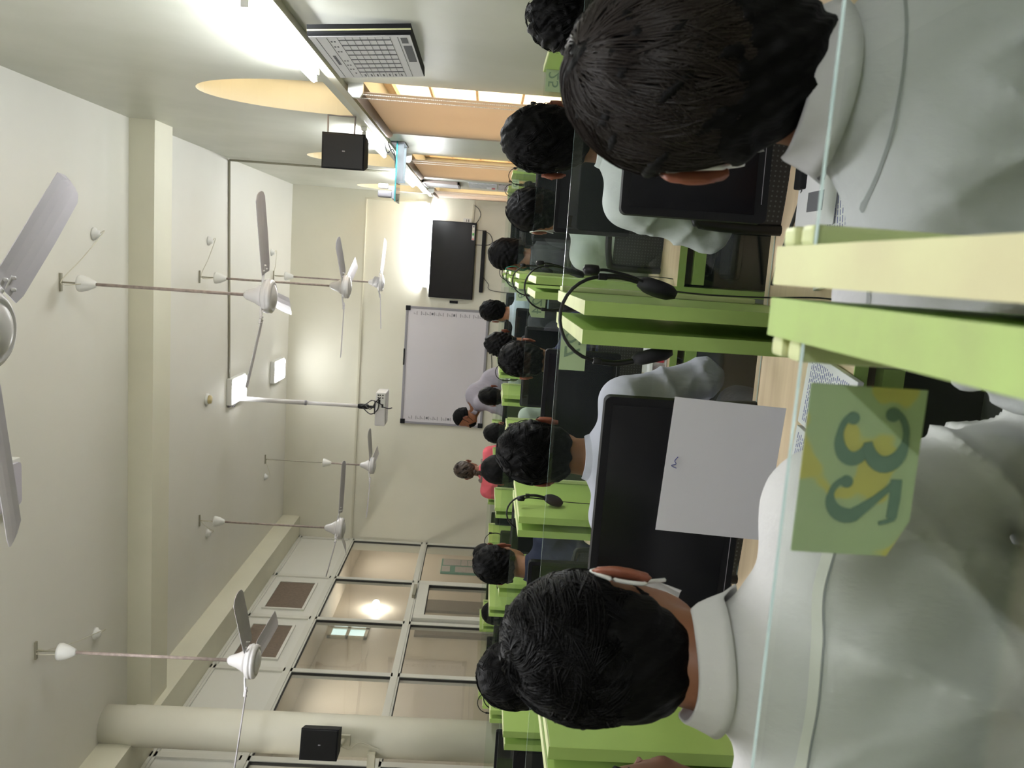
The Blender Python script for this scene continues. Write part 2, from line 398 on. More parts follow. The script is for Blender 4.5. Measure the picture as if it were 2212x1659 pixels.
# corridor behind the glass
XC = -6.0
struct('wall_corridor', M['corr'], lambda b: (box(b, XC - .15, XC, YF - .2, 17, 0, 3.6), box(b, XC, XL - .15, 16.9, 17, 0, 3.6), box(b, XC, XL - .05, YF - .2, YF - .1, 0, 3.6), box(b, XL - .15, XL, YB + .2, 17, 0, 3.6)))
struct('ceiling_corridor', M['corr'], lambda b: box(b, XC - .15, XL - .05, YF - .2, 17, 3.6, 3.7))
for i, (a, b) in enumerate(((12.55, 13.0), (13.5, 13.95))):  # doors added in place of brown strips showing in the glass
    d = struct('door_%d' % (2 + i), M['door_b'], lambda bm, a=a, b=b: box(bm, XC, XC + .05, a, b, 0, 2.2, 0, .004))
    part('door_handle', d, M['chrome'], lambda bm, a=a: cyl(bm, (XC + .09, a + .06, 1.0), (XC + .09, a + .06, 1.2), .01))
s = struct('window_50', M['conduit'], lambda bm: [box(bm, XC, XC + .04, *q) for q in ((12.35, 13.0, 2.93, 2.98), (12.35, 13.0, 3.5, 3.55), (12.35, 12.4, 2.93, 3.55), (12.95, 13.0, 2.93, 3.55), (12.35, 13.0, 3.22, 3.27), (12.65, 12.7, 2.93, 3.55))])  # added window, stands in for a reflection in the left wall's glass
part('pane', s, mat('reflected_pane_glow', (.45, .58, .58), .3, emit=(.5, .66, .66), es=.35), lambda bm: box(bm, XC, XC + .02, 12.4, 12.95, 2.98, 3.5))  # pane glow imitates the brightness of that reflection

# ------------------------------------------------------------------ lamps
def tube_lamp(name, label, p0, p1, out, up=(0, 0, 1)):
    p0, p1, out = Vector(p0), Vector(p1), Vector(out)
    t = thing(name, label, 'light', (p0 + p1) / 2, 0, 'fluorescent tube lights on the walls')
    c = (p0 + p1) / 2; p0 = p0 - c; p1 = p1 - c; d = (p1 - p0).normalized()
    def base(bm):
        lo = Vector([min(a, b) for a, b in zip(p0 - d * .02 - Vector((0, 0, .022)), p1 + d * .02 + Vector((0, 0, .022)))])
        hi = Vector([max(a, b) for a, b in zip(p0 - d * .02 - Vector((0, 0, .022)), p1 + d * .02 + Vector((0, 0, .022)))])
        q = out * .028
        xs = sorted((lo.x, hi.x)); ys = sorted((lo.y, hi.y))
        if abs(out.x) > .5: box(bm, 0 - out.x * .0, out.x * .03, ys[0], ys[1], lo.z, hi.z, 0, .004)
        else: box(bm, xs[0], xs[1], 0, out.y * .03, lo.z, hi.z, 0, .004)
    part('batten', t, M['white'], base)
    for q in (p0, p1):
        part('lamp_holder', t, M['white'], lambda bm, q=q: cyl(bm, q + out * .02 - d * .012, q + out * .02 + d * .012, .018) or box(bm, *(sum(([min(a, b), max(a, b)] for a, b in zip(q + out * .025 - Vector((.012, .012, .014)), q + out * .075 + Vector((.012, .012, .014)))), []))))
    part('tube', t, M['tube'], lambda bm: cyl(bm, p0 + out * .058 + d * .015, p1 + out * .058 - d * .015, .0135, seg=14), True)
    return t
tube_lamp('tube_light', 'lit tube light high on the window wall beside the framed timetable', (XR, 3.14, 2.345), (XR, 4.34, 2.345), (-1, 0, 0))
tube_lamp('tube_light', 'lit tube light on the window wall between the black speaker and the glass shelf', (XR, 6.15, 2.36), (XR, 7.35, 2.36), (-1, 0, 0))
tube_lamp('tube_light', 'lit tube light on the window wall beyond the glass shelf', (XR, 8.95, 2.36), (XR, 10.15, 2.36), (-1, 0, 0))
tube_lamp('tube_light', 'lit tube light on the end wall just above the television', (-.40, YB, 2.29), (.76, YB, 2.29), (0, -1, 0))
tube_lamp('tube_light', 'added fill tube light on the window wall behind the viewpoint', (XR, -1.9, 2.36), (XR, -.7, 2.36), (-1, 0, 0))  # unseen tube added as fill from behind the camera
def panel_lamp(label, x, y, mt, sx=.15, sy=.27):
    t = thing('ceiling_light', label, 'light', (x, y, CZ), 0, 'rectangular ceiling lights')
    part('housing', t, M['white'], lambda bm: box(bm, -sx, sx, -sy, sy, -.06, 0, 0, .008))
    part('diffuser', t, mt, lambda bm: prism(bm, rrect(-sx + .02, sx - .02, -sy + .02, sy - .02, .03), 'Z', -.075, -.055))
    return t
panel_lamp('lit rectangular ceiling light nearest the end wall', -1.65, 11.30, M['panel_on'])
panel_lamp('lit rectangular ceiling light beside the projector pole', -1.62, 9.42, M['panel_on'])
panel_lamp('unlit rectangular ceiling light at the ceiling edge of the picture beyond the nearest fan', -1.50, 4.68, M['panel_off'])
panel_lamp('added fill light out of view on the ceiling over the near rows', -2.4, 3.9, M['panel_fill'], .3, .3)  # unseen panel added to bring fill light onto the near rows
panel_lamp('added fill light out of view on the ceiling above the near side boards', -.45, 1.25, M['panel_fill'], .3, .3)  # unseen panel added to brighten the nearest shoulders from above
t = thing('reflection_bulb', 'added bulb standing in for a bright reflection in the upper glass of the left wall', 'light', (XC, 13.54, 2.935))  # bulb added in place of a light's reflection in the glass
part('lamp_base', t, M['white'], lambda bm: lathe(bm, [(.05, 0), (.05, .03), (.03, .05)], (0, 0, 0), 20, axis='X'), True)
part('bulb', t, mat('glint_bulb', (1, 1, 1), emit=(1, .97, .9), es=30), lambda bm: bmesh.ops.create_uvsphere(bm, u_segments=16, v_segments=10, radius=.06, matrix=Matrix.Translation((.1, 0, 0))), True)
for y, w_ in ((10.5, 'middle corridor ceiling light beyond the glass wall'), (15.5, 'farthest corridor ceiling light beyond the glass wall'), (5.0, 'corridor ceiling light behind the round column')):
    t = thing('ceiling_light', w_, 'light', (-5.1, y, 3.6), 0, 'corridor ceiling lights')
    part('housing', t, M['white'], lambda bm: box(bm, -.15, .15, -.3, .3, -.05, 0))
    part('diffuser', t, mat('corridor_diffuser', (1, 1, 1), emit=(1, .93, .84), es=9), lambda bm: box(bm, -.13, .13, -.28, .28, -.06, -.05))
# ------------------------------------------------------------------ fittings on ceiling and walls
def fan(name_label, x, y, zb, th, rod_top=CZ, cup=4.02, Rb=.70, tilt=0.):
    t = thing('ceiling_fan', name_label, 'ceiling fan', (x, y, CZ), 0, 'white three-blade ceiling fans on long rods')
    zb -= CZ; cup -= CZ
    part('hook_plate', t, M['conduit_d'], lambda bm: (box(bm, -.06, .06, -.012, .012, -.012, 0), cyl(bm, (0, 0, -.012), (0, 0, cup + .05), .006)))
    part('canopy_cup', t, M['white'], lambda bm: lathe(bm, [(.012, cup - .075), (.022, cup - .07), (.045, cup - .02), (.056, cup + .02), (.055, cup + .035), (.04, cup + .037)], seg=28), True)
    part('rod', t, M['rod'], lambda bm: cyl(bm, (0, 0, zb + .12), (0, 0, cup), .0105, seg=12), True)
    part('rod_cover', t, M['fan'], lambda bm: lathe(bm, [(.014, zb + .155), (.03, zb + .14), (.05, zb + .085), (.07, zb + .05), (.074, zb + .03), (.03, zb + .025)], seg=32), True)
    part('motor', t, M['fan'], lambda bm: lathe(bm, [(.03, zb + .03), (.09, zb + .028), (.108, zb + .018), (.108, zb + .008), (.114, zb + .004), (.114, zb - .008), (.108, zb - .012), (.112, zb - .018), (.112, zb - .03), (.100, zb - .040), (.088, zb - .044), (.083, zb - .039), (.070, zb - .048), (.045, zb - .056), (.02, zb - .060), (.001, zb - .061)], seg=48), True)
    for k in range(3):
        a = R(th + 120 * k); ca, sa = math.cos(a), math.sin(a)
        def bl(bm, ca=ca, sa=sa):
            prof = [(.16, -.052, .052), (.20, -.060, .060), (.45, -.062, .064), (Rb - .04, -.062, .062), (Rb - .01, -.03, .05), (Rb, .0, .03)]
            n = 4; rows = []
            for r, w0, w1 in prof:
                row = []
                for j in range(n + 1):
                    wv = w0 + (w1 - w0) * j / n
                    h = zb + .006 - wv * math.tan(R(11)) - 2.2 * (wv ** 2) * .8
                    row.append((r, wv, h))
                rows.append(row)
            top = [[bm.verts.new((r * ca - v * sa, r * sa + v * ca, h + .0012)) for r, v, h in row] for row in rows]
            bot = [[bm.verts.new((r * ca - v * sa, r * sa + v * ca, h - .0012)) for r, v, h in row] for row in rows]
            for A in (top, bot):
                for i in range(len(A) - 1):
                    for j in range(n): bm.faces.new((A[i][j], A[i + 1][j], A[i + 1][j + 1], A[i][j + 1]))
            for i in range(len(top) - 1):
                for j in (0, n): bm.faces.new((top[i][j], top[i + 1][j], bot[i + 1][j], bot[i][j]))
            for i in (0, len(top) - 1):
                for j in range(n): bm.faces.new((top[i][j], top[i][j + 1], bot[i][j + 1], bot[i][j]))
        b = part('blade', t, M['fanblade'], bl)
        def arm(bm, ca=ca, sa=sa):
            def P(r, v, h): return (r * ca - v * sa, r * sa + v * ca, h)
            tube(bm, [P(.07, 0, zb + .026), P(.12, 0, zb + .022), P(.17, 0, zb + .012), P(.22, 0, zb + .010)], .008, 8)
            for r, v in ((.185, .02), (.185, -.02), (.215, 0)): cyl(bm, P(r, v, zb - .006 - v * .2), P(r, v, zb + .016 - v * .2), .006, seg=8)
        part('blade_arm', b, M['fan'], arm, True)
    return t
fan('nearest ceiling fan, large at the ceiling edge of the picture, seen from below', -.29, 2.42, 2.86, 48)
fan('second fan from the viewpoint in the window side row, rod crossing the ceiling beam', -.32, 5.55, 2.86, 99, cup=4.05)
fan('third fan from the viewpoint in the window side row', -.33, 8.21, 2.79, 69)
fan('farthest fan in the window side row, in front of the television wall', -.36, 11.05, 2.81, 33)
fan('farthest fan in the glass wall side row, with its cup slipped down the rod', -2.80, 10.88, 2.79, 84, cup=3.40)
fan('middle fan in the glass wall side row', -2.83, 8.32, 2.77, 9)
fan('fan nearest the round column', -2.71, 5.19, 2.81, 90)

def rose(x, y, label, fx, fy):
    t = thing('ceiling_rose', label, 'ceiling fitting', (x, y, CZ), 0, 'round cable roses on the ceiling')
    part('rose_base', t, M['white'], lambda bm: lathe(bm, [(.045, 0), (.045, -.012), (.03, -.022), (.026, -.04), (.001, -.042)], seg=24), True)
    part('lead', t, M['conduit'], lambda bm: tube(bm, [(0, 0, -.035), (.02, .03, -.06), ((fx - x) * .5, (fy - y) * .5, -.05), (fx - x, fy - y, -.03), (fx - x, fy - y, -.16)], .0035, 6), True)
for (px, py), lab, f in (((202, 505), 'white cable rose beside the nearest beamside fan hook', (-.32, 5.5)), ((450, 520), 'white cable rose beside the third fan hook', (-.33, 8.18)),
                         ((586, 545), 'small cable rose beside the farthest window side fan hook', (-.36, 11.0)), ((205, 1368), 'cable rose beside the hook of the fan nearest the column', (-2.71, 5.15)),
                         ((447, 1152), 'cable rose beside the hook of the middle glass side fan', (-2.83, 8.3)), ((572, 1030), 'cable rose beside the hook of the farthest glass side fan', (-2.8, 10.85))):
    p = atZ(px, py, CZ); rose(p.x, p.y, lab, *f)
p = atZ(452, 863, CZ - .03)
t = thing('smoke_detector', 'round yellowed smoke detector on the ceiling', 'smoke detector', (p.x, p.y, CZ))
part('detector_base', t, M['white'], lambda bm: lathe(bm, [(.06, 0), (.06, -.02), (.05, -.026)], seg=28), True)
part('detector_head', t, M['yellowed'], lambda bm: lathe(bm, [(.045, -.026), (.042, -.05), (.02, -.058), (.001, -.058)], seg=28), True)

def conduit(name, label, pts, r=.012, m='conduit', flat=False):
    def f(bm):
        for a, b in zip(pts, pts[1:]):
            if flat:
                a, b = Vector(a), Vector(b)
                box(bm, min(a.x, b.x) - (r if abs(a.x - b.x) < .01 else 0), max(a.x, b.x) + (r if abs(a.x - b.x) < .01 else 0), min(a.y, b.y) - (r if abs(a.y - b.y) < .01 else 0), max(a.y, b.y) + (r if abs(a.y - b.y) < .01 else 0), min(a.z, b.z) - (r if abs(a.z - b.z) < .01 else 0), max(a.z, b.z) + (r if abs(a.z - b.z) < .01 else 0))
            else: cyl(bm, a, b, r, seg=10)
    o = part(name, None, M[m], f, not flat); tag(o, label, 'conduit'); return o
conduit('cable_conduit', 'dark double conduit along the ceiling from the window wall to the projector pole', [(XR - .02, 9.05, 2.32), (XR - .02, 9.05, CZ - .013), (-1.74, 9.22, CZ - .013)], .012, 'conduit_d')
conduit('wall_channel', 'cream cable channel running along the window wall under the tube lights', [(XR - .012, YF, 2.265), (XR - .012, YB - .02, 2.265)], .022, 'conduit', True)
conduit('wall_channel', 'horizontal cable channel high on the end wall', [(.78, YB - .008, 3.19), (XL, YB - .008, 3.165)], .014, 'conduit', True)
conduit('wall_channel', 'vertical cable channel on the end wall right of the television', [(.78, YB - .008, 3.19), (.78, YB - .008, 2.30)], .012, 'conduit', True)
conduit('wall_channel', 'short cable channel from the television to the corner', [(.56, YB - .008, 1.655), (.80, YB - .008, 1.655)], .012, 'conduit', True)

# television, soundbar, whiteboard
t = thing('television', 'large black wall television, screen off', 'television', (0, YB, 1.91), 0)
part('tv_case', t, M['matte'], lambda bm: box(bm, -.545, .545, -.075, -.01, -.315, .315, 0, .006))
part('tv_screen', t, M['tv'], lambda bm: box(bm, -.535, .535, -.078, -.074, -.300, .305))
part('price_label', t, M['white'], lambda bm: box(bm, .30, .51, -.081, -.078, -.29, -.255))
part('label_print', t, [M['green_l'], M['red'], M['darkink']], lambda bm: (box(bm, .365, .40, -.083, -.081, -.285, -.26, 0), box(bm, .31, .322, -.083, -.081, -.285, -.262, 1), box(bm, .43, .435, -.083, -.081, -.285, -.262, 2), box(bm, .48, .50, -.083, -.081, -.285, -.262, 2)))
part('wall_mount', t, M['matte'], lambda bm: box(bm, -.2, .2, -.01, -.001, -.15, .15))
t = thing('soundbar', 'slim black soundbar fixed under the television', 'speaker', (.01, YB, 1.48))
part('bar_body', t, M['matte'], lambda bm: box(bm, -.44, .44, -.06, -.004, -.028, .028, 0, .008))
part('bar_controls', t, M['black'], lambda bm: box(bm, -.03, .03, -.062, -.06, -.012, .012))
t = thing('socket_box', 'white twin socket box beside the television', 'socket', (.57, YB, 1.73))
part('socket_plate', t, M['white'], lambda bm: box(bm, -.03, .03, -.035, -.001, -.06, .06, 0, .004))
part('socket_holes', t, M['black'], lambda bm: (box(bm, -.018, .018, -.037, -.035, .01, .018), box(bm, -.018, .018, -.037, -.035, -.022, -.012)))
def wire(label, pts, r=.005):
    o = part('cable', None, M['cable'], lambda bm: tube(bm, pts, r, 6), True); return tag(o, label, 'cable')
wire('black cables looping from the wall corner to the television', [(.80, YB - .01, 1.66), (.74, YB - .03, 1.58), (.66, YB - .04, 1.55), (.58, YB - .03, 1.58), (.53, YB - .03, 1.62)])
wire('thin grey cable loop hanging behind the soundbar', [(.45, YB - .03, 1.60), (.44, YB - .075, 1.50), (.40, YB - .05, 1.40), (.30, YB - .02, 1.36), (.25, YB - .02, 1.42), (.24, YB - .03, 1.6)])
wire('thin wire trailing from under the soundbar towards the desks', [(-.22, YB - .02, 1.45), (-.30, YB - .02, 1.38), (-.40, YB - .02, 1.28), (-.41, YB - .02, .4)], .004)
wire('thin wire hanging below the whiteboard', [(-1.1, YB - .02, 1.32), (-1.25, YB - .02, 1.28), (-1.5, YB - .02, 1.25), (-1.8, YB - .02, 1.26), (-2.1, YB - .02, 1.27)], .004)
t = thing('interactive_whiteboard', 'large interactive whiteboard with grey frame and icon strips', 'whiteboard', (-1.55, YB, 1.935))
part('board_surface', t, M['board'], lambda bm: box(bm, -.83, .83, -.032, -.012, -.57, .57))
part('board_frame', t, M['grey'], lambda bm: [box(bm, *q, 0, .004) for q in ((-.86, .86, -.04, -.004, .565, .60), (-.86, .86, -.04, -.004, -.60, -.565), (-.86, -.828, -.04, -.004, -.6, .6), (.828, .86, -.04, -.004, -.6, .6))])
for sx in (-1, 1):
    for sz in (-1, 1):
        part('corner_cap', t, M['matte'], lambda bm: box(bm, sx * .83 - .035, sx * .83 + .035, -.045, -.002, sz * .57 - .035, sz * .57 + .035, 0, .006))
def icons(bm, x):
    for k in range(16):
        z = .47 - k * .063
        box(bm, x - .026, x + .026, -.034, -.032, z - .033, z - .026)
        if k % 3 != 1:
            box(bm, x - .016, x - .011, -.034, -.032, z - .014, z + .014); box(bm, x - .016, x + .012, -.034, -.032, z + .010, z + .014)
        if k in (4, 9): box(bm, x - .016, x + .016, -.034, -.032, z - .014, z + .014)
for x in (-.765, .765): part('icon_strip', t, M['darkink'], lambda bm, x=x: icons(bm, x))
part('sensor_bar', t, M['matte'], lambda bm: box(bm, .0, .24, -.05, -.03, .585, .605, 0, .003))
t = thing('pen_clip', 'small black switch between the television and the whiteboard', 'switch', (-.595, YB, 1.86))
part('clip_body', t, M['matte'], lambda bm: box(bm, -.018, .018, -.02, -.001, -.06, .06, 0, .004))
part('clip_lead', t, M['conduit'], lambda bm: tube(bm, [(0, -.01, -.05), (-.01, -.012, -.12), (.0, -.01, -.22)], .004, 6))

# projector on its ceiling pole
pp = (-1.70, 9.25)
t = thing('projector', 'white projector hanging from a long telescopic pole', 'projector', (pp[0], pp[1], CZ))
part('ceiling_plate', t, M['grey'], lambda bm: (box(bm, -.10, .06, -.05, .05, -.02, 0), tube(bm, [(-.08, 0, -.02), (-.1, .02, -.05), (-.05, 0, -.07), (-.02, 0, -.03)], .006, 6)))
part('upper_pole', t, M['fan'], lambda bm: cyl(bm, (0, 0, -.02), (0, 0, -.86), .026, seg=20), True)
part('lower_pole', t, M['fan'], lambda bm: cyl(bm, (0, 0, -.86), (0, 0, -1.50), .021, seg=20), True)
part('collar', t, M['grey'], lambda bm: cyl(bm, (0, 0, -.845), (0, 0, -.865), .029, seg=20), True)
part('bracket', t, M['black'], lambda bm: (lathe(bm, [(.022, -1.44), (.03, -1.46), (.03, -1.55), (.012, -1.57)], seg=16), box(bm, -.012, .012, -.02, .02, -1.62, -1.5), box(bm, -.07, .07, -.06, .06, -1.645, -1.63)))
b = part('projector_body', t, M['fan'], lambda bm: box(bm, -.19, .19, -.12, .16, -1.765, -1.65, 0, .012))
part('port_panel', b, M['white'], lambda bm: box(bm, .0, .18, -.124, -.118, -1.755, -1.66, 0, .002))
part('ports', b, M['black'], lambda bm: [cyl(bm, (x, -.122, z), (x, -.127, z), .008, seg=10) for x in (.13, .16) for z in (-1.68, -1.70, -1.73)] + [box(bm, .02, .06, -.127, -.122, -1.74, -1.72), box(bm, .07, .11, -.127, -.122, -1.705, -1.68)])
part('leads', t, M['cable'], lambda bm: [tube(bm, p, .006, 6) for p in ([(.0, -.02, -1.47), (.05, -.09, -1.55), (.10, -.15, -1.62), (.06, -.15, -1.72), (.03, -.125, -1.73)], [(-.01, -.03, -1.5), (-.06, -.12, -1.6), (0, -.16, -1.68), (.09, -.13, -1.69)], [(.02, -.02, -1.52), (.0, -.14, -1.60), (.09, -.17, -1.66), (.13, -.125, -1.70)], [(.03, -.13, -1.74), (.02, -.15, -1.8), (.03, -.14, -1.84)])], True)

# black box loudspeakers
def speaker(label, loc, rz, wall_dx):
    t = thing('wall_speaker', label, 'speaker', loc, rz, 'black box loudspeakers')
    part('speaker_case', t, M['matte'], lambda bm: prism(bm, [(-.115, -.14), (.115, -.14), (.09, .02), (-.09, .02)], 'Z', -.14, .14))
    part('grille', t, M['black'], lambda bm: box(bm, -.108, .108, -.148, -.139, -.132, .132, 0, .004))
    part('badge', t, M['grey'], lambda bm: box(bm, -.004, .004, -.150, -.148, -.012, .006))
    return t
t = speaker('black wall speaker above the roller blinds on the window wall', (.665, 5.75, 2.41), R(-4), .2)
part('bracket', t, M['grey'], lambda bm: (cyl(bm, (.1, -.02, .125), (.235, .0, .13), .006), cyl(bm, (.235, .0, .13), (.235, .0, -.05), .007), cyl(bm, (.1, -.02, -.05), (.235, .0, -.05), .006)))
t = speaker('black wall speaker fixed to the round column', (-3.70, 5.93, 2.45), R(14), .2)
part('bracket', t, M['conduit'], lambda bm: (cyl(bm, (-.05, .02, -.13), (-.04, .12, -.15), .02), box(bm, -.08, .0, .10, .13, -.2, -.1)))
part('speaker_lead', t, M['conduit'], lambda bm: tube(bm, [(-.05, .03, -.13), (-.09, .06, -.2), (-.05, .1, -.28), (-.1, .12, -.42)], .004, 6))
o = part('wall_bracket', None, M['conduit'], lambda bm: (box(bm, XL + .03, -3.98, 6.0, 6.03, 2.06, 2.10), box(bm, -3.99, -3.86, 6.0, 6.05, 2.05, 2.11)))
tag(o, 'cream strap bracket between the column and the glass wall', 'bracket')

# glass shelf with the grey camera
ys = 6.9
t = thing('glass_shelf', 'teal edged glass shelf sticking out of the window wall', 'shelf', (XR, ys, 2.19))
part('shelf_pane', t, M['shelfglass'], lambda bm: box(bm, -.46, 0, -.13, .17, -.006, .006))
part('shelf_edge', t, M['tealedge'], lambda bm: (box(bm, -.46, 0, -.136, -.13, -.006, .006), box(bm, -.466, -.46, -.136, .17, -.006, .006)))
part('shelf_bracket', t, M['grey'], lambda bm: [box(bm, -.3, 0, y - .006, y + .006, -.05, -.008) for y in (-.08, .12)] + [box(bm, -.012, -.001, -.13, .17, -.06, .05)])
t = thing('dome_camera', 'grey camera with a white cap standing on the glass shelf', 'camera', (.50, ys, 2.196))
part('camera_body', t, M['grey'], lambda bm: (box(bm, -.045, .03, -.045, .045, 0, .03, 0, .006), box(bm, -.035, .02, -.035, .035, .03, .145, 0, .014)), True)
part('camera_cap', t, M['white'], lambda bm: (box(bm, .035, .075, -.035, .035, .06, .145, 0, .014), box(bm, .03, .06, -.02, .02, .0, .06)))
o = part('cable_bundle', None, M['cable'], lambda bm: [tube(bm, p, .005, 6) for p in ([(.88, 6.6, 2.25), (.82, 6.68, 2.23), (.78, 6.8, 2.21), (.70, 6.85, 2.205)], [(.88, 6.65, 2.28), (.8, 6.72, 2.26), (.84, 6.82, 2.23), (.76, 6.9, 2.21)])], True)
tag(o, 'small tangle of black cables at the wall end of the glass shelf', 'cable')

# roller blinds
for i, (a, b, lab) in enumerate(((4.62, 6.10, 'nearest beige roller blind with a white bead chain'), (7.54, 9.12, 'middle beige roller blind beyond the glass shelf'), (10.76, 11.9, 'farthest beige roller blind beside the end wall'))):
    t = thing('roller_blind', lab, 'blind', (XR, a, 2.18), 0, 'beige roller blinds on the window wall')
    L = b - a
    part('blind_fabric', t, M['blind'], lambda bm: box(bm, -.040, -.0375, .035, L, -1.2, .0))
    part('roller_tube', t, M['roller'], lambda bm: cyl(bm, (-.04, .03, .0), (-.04, L + .02, .0), .028, seg=20), True)
    part('end_bracket', t, M['white'], lambda bm: prism(bm, [(-.0, -.035), (-.0, .045), (-.05, .045), (-.075, .02), (-.075, -.02), (-.05, -.035)], 'Y', -.0, .028))
    part('hem_bar', t, M['white'], lambda bm: box(bm, -.046, -.032, .035, L, -1.215, -1.195, 0, .003))
    for dx, y in ((0, .018), (-.012, .058)): part('bead_chain', t, M['beads'], lambda bm: lathe(bm, [(.0034 if k % 2 else .0012, -k * .0055) for k in range(190)], (-.055 + dx, y, 0), 8))
# framed timetable
t = thing('framed_timetable', 'framed printed timetable hanging on the window wall', 'notice', (XR, 3.37, 1.78), 0)
t.rotation_euler = (0, R(-5), 0)
W_, H_ = .72, .40
part('frame', t, [M['matte'], M['worn']], lambda bm: (box(bm, -.045, -.008, 0, W_, 0, H_, 0), box(bm, -.050, -.043, 0, W_, 0, H_, 0), box(bm, -.032, -.026, -.002, 0, 0, H_, 1)))
part('sheet', t, M['paper'], lambda bm: box(bm, -.053, -.050, .004, W_ - .004, .004, H_ - .004))
def table(bm):
    x0, x1 = -.0542, -.053
    for k in range(8): box(bm, x0, x1, .05 + k * .078, .064 + k * .078, .085, .29)
    for k in range(8): box(bm, x0, x1, .02, W_ - .02, .085 + k * .0292, .0858 + k * .0292)
    for z in (.055, .33, .37): box(bm, x0, x1, .02, W_ - .02, z, z + .0012)
    for k in range(7): box(bm, x0, x1, .65, .69, .10 + k * .028, .106 + k * .028)
    rnd = random.Random(4)
    for k in range(8):
        for r in range(2):
            if rnd.random() < .8: box(bm, x0, x1, .07 + k * .078, .085 + k * .078, .305 + r * .012, .311 + r * .012)
    for k in range(9): box(bm, x0, x1, .30 + k * .018, .312 + k * .018, .345, .357)
    box(bm, x0, x1, .03, .11, .02, .045); box(bm, x0, x1, .15, .42, .012, .045)
part('timetable_print', t, M['darkink'], table)
# second board and posters between the blinds
t = thing('framed_notice', 'dark framed white notice between the middle and farthest blinds', 'notice', (XR, 9.82, 1.80))
part('frame', t, M['door_b'], lambda bm: [box(bm, -.035, -.002, *q) for q in ((0, .02, 0, .43), (.55, .57, 0, .43), (0, .57, 0, .02), (0, .57, .41, .43))])
part('sheet', t, M['paper'], lambda bm: box(bm, -.028, -.022, .02, .55, .02, .41))
t = thing('wall_poster', 'printed poster with a red patch below the dark framed notice', 'poster', (XR, 9.72, 1.36))
part('poster_sheet', t, M['poster'], lambda bm: box(bm, -.012, -.002, 0, .62, 0, .33))
part('poster_patch', t, [M['red'], M['paper']], lambda bm: (box(bm, -.014, -.012, .44, .60, .02, .06, 0), box(bm, -.014, -.012, .36, .60, .06, .12, 1)))
t = thing('wall_poster', 'pale printed poster at desk height below the poster with a red patch', 'poster', (XR, 9.74, 1.1))
part('poster_sheet', t, M['newsprint'], lambda bm: box(bm, -.012, -.002, 0, .66, 0, .24))
part('poster_patch', t, M['red'], lambda bm: box(bm, -.014, -.012, .47, .52, .12, .15))
# notice board in the corridor
g0, g1 = 15.30, 16.05
t = thing('notice_board', 'green felt notice board with newspaper pages seen through the glass wall', 'notice board', (XC + .002, g0, 1.15))
part('felt_panel', t, M['board_g'], lambda bm: box(bm, .0, .03, 0, .75, 0, .78, 0, .004))
for q in ((.40, .72, .40, .75), (.40, .72, .27, .39), (.40, .70, .02, .26), (.06, .34, .60, .76), (.05, .34, .06, .50)):
    part('newspaper_page', t, M['newsprint'], lambda bm, q=q: box(bm, .031, .036, *q))

# ------------------------------------------------------------------ desks with green side boards and glass screens
def yg(n): return [.47, 1.97, 3.43, 4.90, 6.34, 7.78, 9.22][n]
TOP = 1.25
PX = {0: [.80, 0.0, -.93], 1: [.80, -.093, -.95, -1.80], 2: [.80, -.075, -.95, -1.80, -2.55]}
for n in range(3, 7): PX[n] = [.80, -.085, -.965, -1.80, -2.56, -3.35, -4.08]
PX[4] = PX[4][:6]; PX[3] = PX[3][:6]
ORD = ['own', 'first', 'second', 'third', 'fourth', 'fifth', 'sixth']
SEAT = ['by the window wall', 'second seat from the window wall', 'third seat from the window wall', 'fourth seat from the window wall', 'fifth seat from the window wall', 'seat nearest the glass wall']
def mesh_text_sticker(g, n, k, x1):
    num = {(0, 0): None, (0, 1): '32', (1, 0): '30', (1, 1): '27', (1, 2): '28'}.get((n, k), str(5 * (7 - n) - k) if 5 * (7 - n) - k > 0 else None)
    if not num: return
    wd, hh = (.100, .068) if n < 2 else (.092, .066)
    if (n, k) == (1, 1): wd, hh = .120, .062
    xs0 = {(0, 1): -.055, (1, 1): -.121, (2, 1): -.118}.get((n, k), x1 - .018)
    z1 = TOP - .010; zc = z1 - hh / 2; xc = xs0 - wd / 2
    cut = .022 if (n, k) in ((0, 1), (2, 1)) else .004
    def f(bm):
        y0 = -.0085
        o_ = [(xc - wd / 2, z1 - hh if not n else z1 - hh), (xc + wd / 2, z1 - hh), (xc + wd / 2, z1), (xc - wd / 2, z1)]
        if n == 0: o_ = [(xc - wd / 2, z1 - hh + cut * .5), (xc - wd / 2 + cut, z1 - hh), (xc + wd / 2, z1 - hh), (xc + wd / 2, z1), (xc - wd / 2, z1)]
        elif n == 2 and k == 1: o_ = [(xc - wd / 2, z1 - hh), (xc + wd / 2, z1 - hh), (xc + wd / 2, z1), (xc - wd / 2 + cut, z1), (xc - wd / 2, z1 - cut * .5)]
        prism(bm, o_, 'Y', y0, y0 + .0012, 0)
        # the number is written for readers on the far side, so from here it is mirrored
        if num == '32': serif32(bm, xc - .002, zc - .004, y0 - .0006, y0 + .0018)
        else: add_text(bm, num, hh * .98, .0006, lambda v: (xc - v.x, y0 + .0006 + (.0012 if v.z > 0 else -.0012), zc + v.y * .9), 1, .0)
    part('number_sticker', g, [M['sticker'] if n == 0 else M['stickerfar'], M['digit'] if n == 0 else M['digitfar']], f)
def ribbon(bm, pts, y0, y1, mi=1):
    """pts: (x, z, half width)"""
    P = [Vector((a, b, 0)) for a, b, _ in pts]; L = []; Rr = []
    for i, p in enumerate(P):
        d = (P[min(i + 1, len(P) - 1)] - P[max(i - 1, 0)]).normalized(); nn = Vector((-d.y, d.x, 0)); h = pts[i][2]
        L.append(p + nn * h); Rr.append(p - nn * h)
    for i in range(len(P) - 1): prism(bm, [(q.x, q.y) for q in (L[i], L[i + 1], Rr[i + 1], Rr[i])], 'Y', y0, y1, mi)
